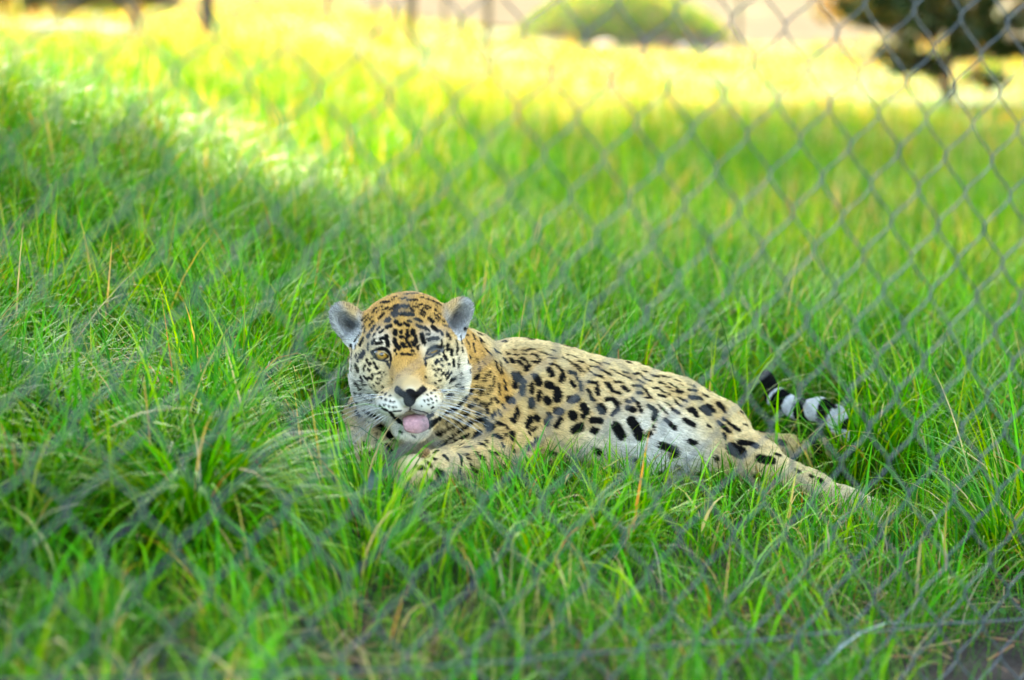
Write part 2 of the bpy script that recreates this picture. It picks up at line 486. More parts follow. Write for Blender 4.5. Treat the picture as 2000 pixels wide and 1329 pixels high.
def vnormals(V, Q):
    fn = np.cross(V[Q[:, 2]] - V[Q[:, 0]], V[Q[:, 3]] - V[Q[:, 1]])
    N = np.zeros_like(V)
    for k in range(4): np.add.at(N, Q[:, k], fn)
    return N / (np.linalg.norm(N, axis=1)[:, None] + 1e-12), np.linalg.norm(fn, axis=1) * .5
JN, JA = vnormals(JV, JQ)
# loose skin over muscle, and a rough nap
_w = np.clip((np.linalg.norm(JV - HE, axis=1) - .12) / .10, .0, 1)
JV = JV + JN * (_w * (.0050 * noise3(JV, 13, 51) + .0022 * noise3(JV, 34, 54)) + (.25 + .75 * _w) * .0009 * noise3(JV, 110, 57))[:, None]
JN, JA = vnormals(JV, JQ)
bvh = BVHTree.FromPolygons(JV.tolist(), JQ.tolist())
CAMP = Vector((0, 0, CAM_H))
def hit(px, py):
    d = Vector(W(px, py, 1.0)) - CAMP; d.normalize()
    r = bvh.ray_cast(CAMP, d)
    return None if r[0] is None else np.array(r[0])

# coat: dark marks as strokes (x, y, x, y, ..., width) read off the photograph in eight close-ups (origin x, y, magnification)
MARKS = {
 (640, 555, 8.306): """1010 160 1110 145 40|890 235 990 200 45|1050 220 1100 215 50|1130 100 1160 240 30|730 310 800 285 45|880 305 980 305 60|1040 260 1070 265 35|580 405 660 370 55|780 410 745 455 60|860 380 890 375 35|800 465 830 440 35|900 430 970 400 45|1010 425 1040 415 55|1110 360 1125 410 85|1080 480 1100 500 95|850 555 900 500 55|960 590 990 590 80|560 590 660 500 30|700 575 730 545 35|610 620 650 575 50|690 675 740 620 50|560 720 600 680 35|720 745 750 705 75|600 780 610 730 40|810 740 840 705 45|960 700 1020 680 60|1110 610 1120 620 60|1160 660 1190 660 50|850 790 900 750 40|660 830 670 850 65|750 840 760 810 35|440 930 530 810 35|540 960 570 920 90|860 890 910 880 50|950 850 980 1000 55|730 960 760 910 50|780 970 880 955 40|650 1060 660 980 40|460 990 455 1040 35|380 1000 390 1220 50|550 1170 580 1120 85|460 1150 465 1190 40|500 1250 510 1210 45|640 1240 640 1260 40|680 1300 690 1300 50|1095 770 1100 810 65|1085 900 1095 960 55|1110 980 1130 1020 60|1160 1060 1180 1030 40|1090 1090 1100 1070 40|1110 1140 1115 1150 25|1195 760 1185 800 35|1190 870 1210 860 50|1220 980 1240 975 40""",
 (780, 555, 8.306): """30 140 100 130 40|110 175 280 160 50|60 250 90 240 55|150 270 280 270 50|60 370 120 370 90|40 490 200 500 75|400 180 540 210 30|360 225 490 265 45|550 290 640 330 60|290 335 360 340 40|235 380 300 385 45|430 355 490 390 50|400 400 450 410 40|190 410 215 440 50|350 430 400 470 45|335 490 400 515 40|590 360 600 365 30|580 430 600 440 35|640 480 680 510 25|580 500 640 550 50|590 570 620 600 40|260 570 300 570 350 610 50|490 570 530 610 65|140 600 190 620 35|80 640 140 670 50|290 670 370 710 50|410 710 470 750 50|690 600 720 610 30|700 670 800 700 30|550 700 600 750 80|670 770 690 810 60|770 820 810 870 70|440 815 490 820 30|20 770 30 800 35|20 850 40 870 40|130 750 135 780 35|220 760 220 810 65|260 860 270 940 50|120 820 150 840 50|110 880 130 960 40|150 970 180 1020 50|40 970 60 985 45|70 1030 110 1020 35|210 950 250 1000 45|290 1020 300 1060 35|200 1080 220 1090 40|310 990 320 1000 25|40 1130 70 1150 35|110 1140 180 1150 45|240 1140 250 1140 20|360 830 400 960 60|460 900 620 880 50|680 910 690 980 35|780 1000 785 1050 65|700 1010 720 1020 35|720 1090 715 1120 40|840 1080 850 1140 60|920 930 930 1130 45|730 1170 760 1220 50|600 1270 620 1240 45|680 1220 690 1240 35|640 1140 650 1140 30|1060 720 1110 830 40|990 870 1010 960 50|1090 920 1140 1030 40|1170 800 1220 920 35|1190 990 1230 1110 50|1290 880 1310 950 40|1010 1040 1020 1100 40|1130 1170 1155 1200 40|1110 1240 1125 1300 45|1240 1230 1270 1290 45""",
 (670, 690, 10.223): """470 130 480 170 45|520 210 545 230 60|610 190 640 230 55|560 110 600 110 35|650 270 690 310 60|430 250 450 270 45|410 300 420 340 45|500 320 540 360 55|580 430 600 460 50|700 410 750 380 40|650 420 660 420 30|260 250 290 350 85|180 210 180 360 40|420 470 500 540 50|350 490 430 620 70|500 490 590 520 45|270 580 350 690 80|690 500 700 520 35|740 550 750 550 30|660 600 720 610 35|530 650 580 690 30|600 630 630 670 30|790 670 800 690 35|270 760 290 850 45|370 810 380 830 35|440 880 480 900 55|520 820 680 850 60|600 870 700 880 50|570 960 650 1000 50|260 930 330 1000 60|640 760 680 780 40|780 780 790 800 35|840 810 850 830 35|930 850 945 850 35|740 870 770 910 30|840 930 860 940 40|940 960 950 970 40|1010 970 1020 970 35|810 1030 840 1040 30|910 1050 920 1060 35|1000 1080 1010 1090 35|1065 1080 1070 1080 30|730 1060 880 1150 60|440 1100 620 1210 800 1310 50|290 1130 390 1260 100|890 200 940 280 60|980 520 990 530 20|830 380 780 420 20|860 430 850 440 20|780 480 760 500 25""",
 (790, 690, 10.223): """600 200 620 220 40|540 250 560 260 25|660 150 690 180 50|740 130 760 150 50|800 80 830 130 60|750 240 760 250 50|860 230 910 220 40|975 150 985 250 70|1070 100 1075 290 35|590 330 620 350 35|660 310 680 340 40|730 330 740 360 35|740 430 790 390 40|810 450 880 370 45|840 510 930 400 60|910 560 1000 500 80|690 550 730 540 45|650 390 660 410 25|610 440 630 460 30|410 470 430 490 30|610 600 620 610 35|590 660 590 661 25|450 830 470 835 35|530 800 540 790 40|590 750 610 740 40|650 710 670 690 30|400 950 405 955 35|470 940 480 940 40|540 910 550 915 40|620 870 630 870 35|480 1030 490 1030 30|560 1000 570 1000 30|640 950 650 950 30|350 1055 351 1055 25|730 780 780 750 45|830 850 930 810 70|800 910 900 900 35|760 960 840 950 45|560 1090 760 1080 60|560 1170 720 1140 60|500 1250 560 1200 90|1090 370 1105 430 35|1090 510 1120 480 35|1010 640 1080 600 45|880 690 930 660 30|1080 700 1130 680 50|400 130 430 240 50""",
 (860, 640, 7.383): """-180 1420 0 1280 180 1170 320 1020 440 920 85|510 710 540 700 80|450 720 455 720 25|400 630 415 640 50|385 490 400 500 50|420 430 430 440 35|520 470 540 510 40|610 490 625 530 40|550 580 560 620 40|600 360 625 390 55|460 110 490 180 40|480 250 490 350 45|570 160 620 240 35|600 270 720 390 30|310 310 315 340 30|640 680 620 770 35|710 640 700 710 40|600 870 570 960 45|520 850 525 860 40|660 960 670 965 35|720 850 725 910 40|770 700 760 850 30|670 880 680 920 25|500 1050 530 1040 45|570 1110 590 1090 50|430 1140 470 1120 45|640 1120 680 1220 50|700 1110 740 1030 40|780 1020 830 1080 40|740 1260 750 1300 45|510 1240 570 1210 55|820 1190 870 1270 35|770 1210 790 1250 30|890 1110 910 1160 35|340 1280 410 1220 45|260 1240 340 1190 30|170 1310 220 1285 30|790 500 850 680 50|860 520 880 660 45|840 830 850 950 45|920 780 930 880 65|780 330 850 370 70|920 450 970 510 40|1020 450 1050 510 45|1120 480 1160 540 40|950 360 980 390 30|1060 395 1110 405 25|1180 430 1220 470 25|1250 500 1280 560 1230 600 40|1190 340 1250 345 20|1060 680 1090 760 1070 850 75|1130 680 1190 800 1170 950 75|960 1040 1040 1050 95|1100 1170 1120 1230 60|1060 1300 1100 1230 60""",
 (820, 780, 7.383): """250 500 460 390 55|350 360 420 310 30|520 350 600 290 50|550 460 640 400 730 330 60|400 560 490 510 55|270 640 390 580 50|520 600 700 510 45|800 540 850 480 80|350 680 470 660 90|820 300 940 290 70|960 370 1040 400 1000 450 90|1110 340 1190 370 60|1050 220 1050 270 55|1080 530 1150 560 90|840 650 920 670 70|950 600 970 640 40|560 680 770 630 25|600 710 720 700 20|1000 760 1040 800 45|1090 780 1120 790 50|1240 390 1260 430 40|1230 510 1240 540 40|1320 480 1330 580 70|1310 290 1350 330 1400 180 60|1180 650 1200 690 50|200 780 260 740 40|350 820 400 860 60|200 860 230 860 40|550 790 600 840 40|600 860 600 940 50|660 800 720 880 40|800 780 860 850 920 860 50|120 920 150 960 60|0 1000 40 995 50|250 1050 320 1080 280 1150 90|150 1190 220 1230 70|580 1010 580 1150 50|740 950 760 1000 50|780 1060 820 1040 60|1330 690 1340 740 60""",
 (960, 660, 5.5375): """130 230 170 270 35|210 230 235 275 40|290 260 320 290 35|240 185 280 195 22|160 160 190 180 20|230 130 250 140 20|330 145 370 145 22|340 185 360 190 22|320 220 380 260 400 300 30|365 320 375 350 45|390 130 480 130 18|430 180 490 200 520 250 30|440 260 500 275 35|480 270 520 260 30|520 160 660 200 20|600 220 690 225 18|640 130 680 150 20|470 420 510 490 70|620 340 650 400 60|640 290 670 290 30|700 300 760 360 35|745 460 770 410 60|430 500 430 590 40|520 590 505 670 40|610 510 640 520 75|590 670 610 690 75|700 570 720 620 705 660 80|430 670 430 740 60|480 860 500 880 60|380 950 420 880 70|390 1040 470 980 45|620 830 625 860 50|700 790 750 800 70|700 950 740 880 55|590 900 600 930 50|840 370 900 390 45|860 480 890 520 50|920 440 960 500 965 560 35|850 670 920 660 75|870 830 890 850 85|990 740 1020 800 80|990 840 1000 850 50|1040 480 1130 490 1140 520 40|1040 570 1080 660 1110 680 40|1140 560 1150 600 60|760 215 900 310 18|800 180 930 220 20|900 290 1000 370 22|920 340 960 370 20|930 260 990 270 25|1050 240 1180 290 20|1050 310 1150 320 20|1040 340 1100 400 1200 425 25|1180 350 1280 400 35|1200 270 1270 295 20|1170 750 1200 790 85|1080 890 1180 900 60|890 1000 960 960 80|1100 1000 1120 1010 70|380 1190 480 1110 60|210 1030 220 1090 50|1240 500 1290 560 1320 580 45""",
 (1180, 690, 5.777): """20 350 60 350 80 420 180 460 40|110 325 190 335 25|210 390 260 430 60|20 525 100 520 150 580 150 640 90 690 50|250 540 280 550 45|270 620 320 640 70|320 520 380 570 410 660 45|80 190 180 240 300 290 20|200 210 270 235 20|320 240 400 235 460 300 530 320 25|370 300 450 345 20|430 210 480 215 25|540 260 600 265 35|640 260 720 275 30|320 370 400 370 460 420 490 480 530 510 30|370 450 420 455 45|470 510 530 510 30|540 400 600 395 660 440 730 470 28|600 475 680 495 35|500 600 570 650 560 740 60|630 340 660 345 50|720 340 790 380 830 420 28|820 440 870 440 45|690 380 740 395 25|750 430 790 440 20|800 310 840 320 30|860 360 880 370 20|960 360 1020 385 35|950 420 1030 430 35|970 500 1080 515 60|1110 470 1160 495 35|840 510 930 550 35|790 540 840 590 870 600 40|680 560 740 595 35|610 590 700 680 30|770 640 820 670 70|960 650 1000 640 1030 710 70|1110 640 1180 610 1160 680 90|1210 640 1240 660 50|1270 580 1360 670 40|1290 560 1350 620 30|920 760 1000 810 70|1290 780 1400 880 50|1350 750 1480 850 50|1350 920 1360 960 50|130 830 190 930 100|310 770 370 870 400 940 100|690 760 790 850 60|640 1040 790 1100 80|730 1150 790 1130 70|1450 1070 1490 1110 70|550 820 560 860 30|490 930 520 900 50""",
 (640, 760, 6.041): """620 430 700 500 760 550 100|440 240 600 340 35|350 260 390 310 80|230 530 320 520 22|250 580 330 560 22|240 640 310 650 22|280 480 330 470 20|690 670 760 750 55|480 760 500 780 40|540 740 600 760 40|540 530 560 550 30|850 500 880 520 25|1000 550 1030 570 20|1070 930 1130 930 55|650 930 690 960 30|650 990 670 1000 25|400 620 430 700 40|460 380 500 400 35|560 620 600 640 40|700 860 740 880 40""",
 (1350, 720, 4.43): """350 690 430 730 90|420 640 560 670 50|590 780 700 800 60|230 470 330 550 40|280 440 410 530 40|230 300 280 370 30|730 740 760 750 30|910 880 940 900 30|1030 930 1050 940 25|1110 960 1130 990 30|1260 1030 1270 1040 20""",
}
STROKES = []           # (3-D polyline, radius)
for (ox, oy, s), txt in MARKS.items():
    for st in txt.split('|'):
        v = [float(x) for x in st.split()]
        w = v[-1] / s
        pts = []
        for x, y in zip(v[0:-1:2], v[1:-1:2]):
            h = hit(ox + x / s, oy + y / s)
            if h is not None: pts.append(h)
        if not pts: continue
        if len(pts) > 1 and max(np.linalg.norm(np.diff(np.array(pts), axis=0), axis=1)) > 0.09: pts = pts[:1]
        t = project(pts[0])[2]
        STROKES.append((np.array(pts), w / FPX * t * (0.68 if oy == 555 else 0.60) + .0004))
NOSE = [([(801, 772), (801, 785)], 26), ([(774, 760), (787, 771), (800, 783)], 14), ([(828, 759), (815, 771), (803, 783)], 14), ([(786, 768), (801, 776), (816, 768)], 10), ([(801, 778), (801, 792)], 13), ([(801, 792), (801, 801)], 4)]
LIPS = [([(762, 806), (772, 816), (783, 826)], 9), ([(783, 803), (768, 804)], 5), ([(806, 800), (832, 806), (842, 812)], 5), ([(838, 812), (834, 822)], 9), ([(783, 826), (800, 838), (822, 836)], 4)]
EYES = [([(726, 689), (738, 683), (750, 681), (760, 690), (764, 704)], 9), ([(729, 692), (742, 702), (757, 706)], 8), ([(832, 700), (836, 686), (848, 677), (862, 678)], 8), ([(834, 700), (846, 696), (858, 686)], 5), ([(762, 702), (764, 712)], 5), ([(831, 698), (830, 712)], 5)]
DARK = []
LID = [(np.array([h for h in (hit(*p) for p in ((838, 691), (848, 684), (860, 682))) if h is not None]), .0075)]
for grp in (NOSE, LIPS, EYES):
    for pl, w in grp:
        pts = [h for h in (hit(*p) for p in smoothpath(pl, 6)) if h is not None]
        if pts: DARK.append((np.array(pts), w / FPX * 4.6 * 0.5))

# ground colour of the coat: anchors (x, y, linear colour, spread in metres)
TAW, GOLD, CREAM, WHITE = (.50, .275, .070), (.45, .215, .030), (.62, .46, .22), (.63, .59, .51)
ANCH = [(785, 600, TAW, .05), (740, 620, TAW, .04), (840, 620, TAW, .04), (785, 650, TAW, .03), (790, 690, GOLD, .025), (797, 712, (.47, .28, .10), .022), (796, 735, (.44, .29, .14), .020), (800, 752, (.42, .34, .26), .016), (780, 738, (.46, .30, .14), .014), (815, 738, (.46, .30, .14), .014), (784, 752, (.44, .33, .22), .010), (817, 752, (.44, .33, .22), .010), (775, 715, (.47, .29, .11), .014), (818, 715, (.47, .29, .11), .014),
        (745, 668, WHITE, .016), (842, 666, WHITE, .016), (735, 700, CREAM, .018), (855, 700, CREAM, .018), (705, 705, (.62, .52, .36), .025), (880, 700, (.62, .52, .36), .025), (702, 750, WHITE, .03), (888, 740, WHITE, .025), (730, 735, (.60, .50, .34), .018), (866, 725, (.60, .50, .34), .018),
        (760, 765, (.55, .40, .20), .012), (845, 762, (.55, .38, .18), .014), (755, 792, WHITE, .018), (778, 800, WHITE, .015), (848, 790, WHITE, .018), (822, 798, WHITE, .015), (801, 763, (.55, .52, .47), .005),
        (720, 790, WHITE, .03), (880, 785, (.66, .60, .50), .02), (805, 850, WHITE, .025), (760, 860, (.56, .49, .40), .035), (840, 868, (.56, .49, .40), .03), (715, 850, (.66, .58, .45), .03),
        (920, 670, TAW, .03), (940, 720, TAW, .035), (930, 770, (.54, .38, .18), .03), (960, 820, (.55, .39, .19), .04), (900, 830, (.60, .47, .28), .03), (984, 745, GOLD, .016), (985, 775, GOLD, .016), (865, 905, (.60, .47, .30), .04), (820, 930, (.55, .41, .22), .04), (785, 925, (.56, .43, .25), .03), (940, 880, (.58, .44, .25), .04),
        (1040, 700, CREAM, .05), (1040, 770, (.55, .41, .22), .05), (1040, 840, (.53, .39, .21), .05), (1120, 760, (.57, .44, .25), .05), (1120, 830, (.57, .44, .26), .05), (1120, 710, CREAM, .05), (1200, 730, CREAM, .05), (1210, 780, (.62, .52, .36), .05), (1290, 770, CREAM, .05), (1370, 810, CREAM, .05),
        (1210, 850, WHITE, .045), (1270, 855, WHITE, .04), (1320, 870, WHITE, .045), (1310, 835, WHITE, .025), (1160, 870, (.66, .58, .46), .03), (1420, 830, CREAM, .04), (1460, 870, (.60, .46, .28), .04), (1520, 905, CREAM, .04), (1600, 945, CREAM, .05), (1680, 980, (.62, .56, .46), .05)]
A_P, A_C, A_S = [], [], []
for x, y, c, s in ANCH:
    h = hit(x, y)
    if c not in (TAW, GOLD, CREAM, WHITE): c = (c[0] * 1.02, c[1] * .94, c[2] * .72)
    if h is not None: A_P.append(h); A_C.append(c); A_S.append(s)
A_P, A_C, A_S = np.array(A_P), np.array(A_C), np.array(A_S)

def seg_dist(P, pts):
    if len(pts) == 1: return np.linalg.norm(P - pts[0], axis=1)
    d = None
    for a, b in zip(pts[:-1], pts[1:]):
        ab = b - a; t = np.clip(((P - a) @ ab) / (ab @ ab + 1e-12), 0, 1)
        e = np.linalg.norm(P - a - t[:, None] * ab, axis=1)
        d = e if d is None else np.minimum(d, e)
    return d

# marks on the flanks the fence side does not show: rosettes scattered over the rest of the skin
_sp = np.vstack([s[0] for s in STROKES])
_r2 = np.random.default_rng(21)
_cand = _r2.permutation(len(JV))[:5000]
_p = JV[_cand]
_ok = ~((((_p - HE) @ HM.T)[:, 1] > -0.12) & (np.linalg.norm(_p - HE, axis=1) < .30))      # the face is fully read off the photograph
_ok &= (_p[:, 2] > G(_p[:, 0], _p[:, 1]) + .01)
_cand, _p = _cand[_ok], _p[_ok]
_d = np.full(len(_p), 9.0)
for q in _sp: _d = np.minimum(_d, ((_p - q) ** 2).sum(1))
for _k in range(len(_p)):
    if _d[_k] < 0.036 ** 2: continue
    p = _p[_k]; _d = np.minimum(_d, ((_p - p) ** 2).sum(1) * (0.036 / 0.044) ** 2)
    n = JN[_cand[_k]]; t1 = nrm3(np.cross(n, (.3, .2, .9))); t2 = np.cross(n, t1)
    if n[1] < 0.2:
        STROKES.append((np.array([p, p + .008 * t1]), _r2.uniform(.005, .008))); continue
    for k in range(4):
        a = k * math.pi / 2 + _r2.uniform(0, 1.0); da = _r2.uniform(.3, .6)
        pts = np.array([p + .013 * (math.cos(a + e) * t1 + math.sin(a + e) * t2) for e in (-da, 0, da)])
        STROKES.append((pts, _r2.uniform(.003, .0055)))

class Near:
    """points sorted along x, so that a box is cut out quickly"""
    def __init__(self, P): self.o = np.argsort(P[:, 0]); self.P = P[self.o]
    def __call__(self, pts, r):
        lo_, hi_ = pts.min(0) - r, pts.max(0) + r
        i, j = np.searchsorted(self.P[:, 0], (lo_[0], hi_[0]))
        q = self.P[i:j]
        return self.o[i:j][((q[:, 1:] > lo_[1:]) & (q[:, 1:] < hi_[1:])).all(1)]

TAIL_PATH = smoothpath([t[0] for t in TAIL], 120)
TAIL_S = np.concatenate([[0], np.cumsum(np.linalg.norm(np.diff(TAIL_PATH, axis=0), axis=1))])
def coat(P):
    P = np.asarray(P, float); n = len(P); nb = Near(P)
    num = np.tile(np.array([.57, .41, .18]) * 0.02, (n, 1)); den = np.full(n, 0.02)
    for p, c, s in zip(A_P, A_C, A_S):
        r = 3.2 * s
        idx = nb(p[None], r)
        if not len(idx): continue
        w = np.exp(-((P[idx] - p) ** 2).sum(1) / (2 * s * s)) * (0.035 / s) ** 1.0
        num[idx] += w[:, None] * np.array(c); den[idx] += w
    C = num / den[:, None]
    C = C * (1 + .13 * noise3(P, 95, 61) + .10 * noise3(P, 30, 64))[:, None]
    # ears: pale rim and tuft, dark cup, tawny on the crown side
    q = (P - HE) @ HM.T
    for s in (-1, 1):
        q0 = .078 if s < 0 else .068
        m = (s * q[:, 0] > q0) & (q[:, 2] > .0) & (q[:, 1] < -.06)
        d = q - np.array([-.113, -.105, .044] if s < 0 else [.101, -.105, .038])
        ca, sa = math.cos(math.radians(38)), math.sin(math.radians(38))
        u = s * d[:, 0] * ca - d[:, 2] * sa; v = s * d[:, 0] * sa + d[:, 2] * ca
        k = np.clip(1.25 - np.sqrt(((u + .004) / .020) ** 2 + ((v + .004) / .030) ** 2), 0, 1)[:, None]
        e = np.array([.31, .30, .275]) * (1 - k) + np.array([.035, .033, .03]) * k
        g = np.clip((-u - .008) / .014, 0, 1)[:, None] * np.clip((v + .01) / .02, 0, 1)[:, None]
        e = e * (1 - g) + np.array([.46, .31, .14]) * g
        g = np.clip((-v - .012) / .018, 0, 1)[:, None]
        e = e * (1 - g) + np.array([.66, .63, .58]) * g
        back = (q[:, 1] < -.121)[:, None]
        e = np.where(back, np.where((np.abs(v) < .02)[:, None], (.6, .58, .54), (.03, .03, .03)), e)
        w = np.clip((s * q[:, 0] - q0) / .012, 0, 1)[:, None] * m[:, None]
        C = C * (1 - w) + e * w
    # belly and undersides pale
    dk = np.zeros(n); ring_in = np.zeros(n)
    jit = 0.0006 * np.sin(P[:, 0] * 900 + P[:, 2] * 700) + 0.0005 * np.sin(P[:, 1] * 1100 - P[:, 2] * 1300)
    for pts, r in STROKES:
        idx = nb(pts, r + .022)
        if not len(idx): continue
        d = seg_dist(P[idx], pts) + jit[idx]
        ring_in[idx] += np.exp(-(np.maximum(d - r, 0) / .010) ** 2)
        dk[idx] = np.maximum(dk[idx], np.clip(0.5 + (r - d) / 0.0022, 0, 1))
    # inside the rosettes the coat is a deeper tan
    body = (P[:, 0] > -.02) & (P[:, 0] < .46)
    k = (np.clip(ring_in - 1.15, 0, 1) * .55 * body)[:, None]
    C = C * (1 - k) + np.array([.44, .26, .09]) * k
    # tail rings
    d = np.full(n, 9.0); sarc = np.zeros(n)
    idx = np.flatnonzero((P[:, 0] > .46) & (P[:, 1] > 5.1))
    if len(idx):
        for k in range(0, 120, 2):
            e = np.linalg.norm(P[idx] - TAIL_PATH[k], axis=1); b = e < d[idx]
            d[idx[b]] = e[b]; sarc[idx[b]] = TAIL_S[k]
        on = d < .05
        C[on] = np.where((sarc[on] > .30)[:, None], np.array([.62, .60, .58]), C[on])
        ring = (np.sin((sarc - .02) * 2 * np.pi / .060) > 0.0) & (sarc > .12) & on
        dk[ring] = 1
        dk[on & (sarc > TAIL_S[-1] - .05)] = 1
    C = C * (1 - dk[:, None]) + np.array([.0045, .0042, .004]) * dk[:, None]
    for pts, r in LID:
        idx = nb(pts, r + .004)
        if len(idx):
            k = np.clip(0.5 + (r - seg_dist(P[idx], pts)) / 0.003, 0, 1)[:, None]
            C[idx] = C[idx] * (1 - k) + np.array([.11, .105, .10]) * k
    for pts, r in DARK:
        idx = nb(pts, r + .004)
        if not len(idx): continue
        k = np.clip(0.5 + (r - seg_dist(P[idx], pts)) / 0.0016, 0, 1)[:, None]
        C[idx] = C[idx] * (1 - k) + np.array([.007, .006, .006]) * k
    return C

JC = coat(JV)
def fur_mat(name, rough, spec):
    m, nt, b = ramp_mat(name, rough, spec)
    at = nt.nodes.new('ShaderNodeAttribute'); at.attribute_name = 'Col'
    nt.links.new(at.outputs['Color'], b.inputs['Base Color'])
    return m
skin = fur_mat('jaguar_coat', 0.75, 0.05)
jag = link('jaguar', mesh_np('jaguar_body', JV, [JQ], JC), skin)
tag(jag, 'spotted tawny jaguar lying in the grass, facing the fence with its tongue out', 'jaguar')

def build_fur():
    N = 280000
    # only where the coat can be seen above the ground
    fc = JV[JQ].mean(1); fnr = np.cross(JV[JQ[:, 2]] - JV[JQ[:, 0]], JV[JQ[:, 3]] - JV[JQ[:, 1]]); fnr /= np.linalg.norm(fnr, axis=1)[:, None] + 1e-12
    view = fc - np.array([0, 0, CAM_H]); view /= np.linalg.norm(view, axis=1)[:, None]
    keep = (np.einsum('ij,ij->i', fnr, view) < 0.45) & (fc[:, 2] > G(fc[:, 0], fc[:, 1]) - 0.01)
    p = JA * keep
    qd = np.linalg.norm(fc - HE, axis=1)
    p = p * np.where(qd < .2, 1.7, 1.0); p /= p.sum()
    f = rng.choice(len(JQ), N, p=p)
    a, b = rng.random(N)[:, None], rng.random(N)[:, None]
    v = JV[JQ[f]]; R0 = (v[:, 0] * (1 - a) + v[:, 1] * a) * (1 - b) + (v[:, 3] * (1 - a) + v[:, 2] * a) * b
    nv = JN[JQ[f]]; nn = (nv[:, 0] * (1 - a) + nv[:, 1] * a) * (1 - b) + (nv[:, 3] * (1 - a) + nv[:, 2] * a) * b
    nn /= np.linalg.norm(nn, axis=1)[:, None]
    q = (R0 - HE) @ HM.T
    # lie of the hair: away from the nose on the head, towards the rump and down on the body
    fh = R0 - HL(0, .11, -.04)
    fb = np.tile(np.array([.85, .22, -.35]), (N, 1))
    leg = (R0[:, 0] > .45); fb[leg] = (.8, -.2, -.45)
    wh = np.clip((0.30 - np.linalg.norm(R0 - HE, axis=1)) / .1, 0, 1)[:, None]
    fl = fh / np.linalg.norm(fh, axis=1)[:, None] * wh + fb * (1 - wh) + rng.normal(0, .13, (N, 3))
    fl -= nn * np.einsum('ij,ij->i', fl, nn)[:, None]; fl /= np.linalg.norm(fl, axis=1)[:, None] + 1e-9
    L = np.full(N, .0105)
    onhead = wh[:, 0] > .5
    face = onhead & (q[:, 1] > -.02); L[face] = .0055
    L[onhead & ~face] = .009
    ruff = onhead & (q[:, 2] < -.05) & (q[:, 1] < 0.0); L[ruff] = .016
    L[onhead & (q[:, 1] > .085)] = .0015
    belly = (~onhead) & (R0[:, 0] > .15) & (R0[:, 0] < .42) & (R0[:, 2] < .07); L[belly] = .020
    L[(~onhead) & (R0[:, 0] > .45)] = .009
    inear = onhead & (np.abs(q[:, 0]) > .082) & (q[:, 2] > .012); L[inear] = rng.uniform(.003, .008, inear.sum())
    fl[inear] = fl[inear] + rng.normal(0, .25, (inear.sum(), 3))
    L *= rng.uniform(.7, 1.25, N)
    # keep hair off the eyes and the open mouth
    for s in (-1, 1):
        e = q - np.array([s * .049, .0, -.002]); off = (np.abs(e[:, 0]) < .021) & (np.abs(e[:, 2]) < .012) & (e[:, 1] > -.03); L[off] = np.minimum(L[off], .0012)
    lift = rng.uniform(.25, .65, N)[:, None]
    pts = np.empty((N, 4, 3), np.float32)
    for k, s in enumerate((0, .35, .7, 1.0)):
        pts[:, k] = R0 - nn * .0006 + L[:, None] * (s * fl * (1 - .1 * lift) + nn * lift * s * (1 - .55 * s))
    C = coat(R0 + fl * (L * .5)[:, None]) * rng.uniform(.55, 1.35, N)[:, None]
    C[inear] *= rng.uniform(.35, 1.5, inear.sum())[:, None]
    cu = bpy.data.hair_curves.new('jaguar_fur')
    cu.add_curves([4] * N)
    cu.attributes['position'].data.foreach_set('vector', pts.ravel())
    rad = cu.attributes.new('radius', 'FLOAT', 'POINT') if 'radius' not in cu.attributes else cu.attributes['radius']
    rr = np.tile(np.array([.00046, .00042, .00034, .00012], np.float32), N)
    rad.data.foreach_set('value', rr)
    ca = cu.attributes.new('Col', 'FLOAT_COLOR', 'CURVE')
    c4 = np.ones((N, 4), np.float32); c4[:, :3] = np.clip(C, 0, .9); ca.data.foreach_set('color', c4.ravel())
    link('fur', cu, fur_mat('jaguar_fur', 0.6, 0.05), jag)
build_fur()

def uv_sphere(r, nu=32, nv=20):
    th = np.linspace(0, np.pi, nv + 1)[1:-1]; ph = np.arange(nu) / nu * 2 * np.pi
    V = np.stack([np.sin(th)[:, None] * np.cos(ph), np.sin(th)[:, None] * np.sin(ph), np.repeat(np.cos(th)[:, None], nu, 1)], -1).reshape(-1, 3) * r
    V = np.vstack([V, [[0, 0, r], [0, 0, -r]]])
    i = np.arange(nv - 2)[:, None] * nu; j = np.arange(nu)[None]; k = (j + 1) % nu
    Q = np.stack([i + j, i + nu + j, i + nu + k, i + k], -1).reshape(-1, 4)
    t, b = len(V) - 2, len(V) - 1; j = np.arange(nu); k = (j + 1) % nu; e = (nv - 2) * nu
    T = np.vstack([np.stack([np.full(nu, t), j, k], -1), np.stack([np.full(nu, b), e + k, e + j], -1)])
    return V, [Q, T]

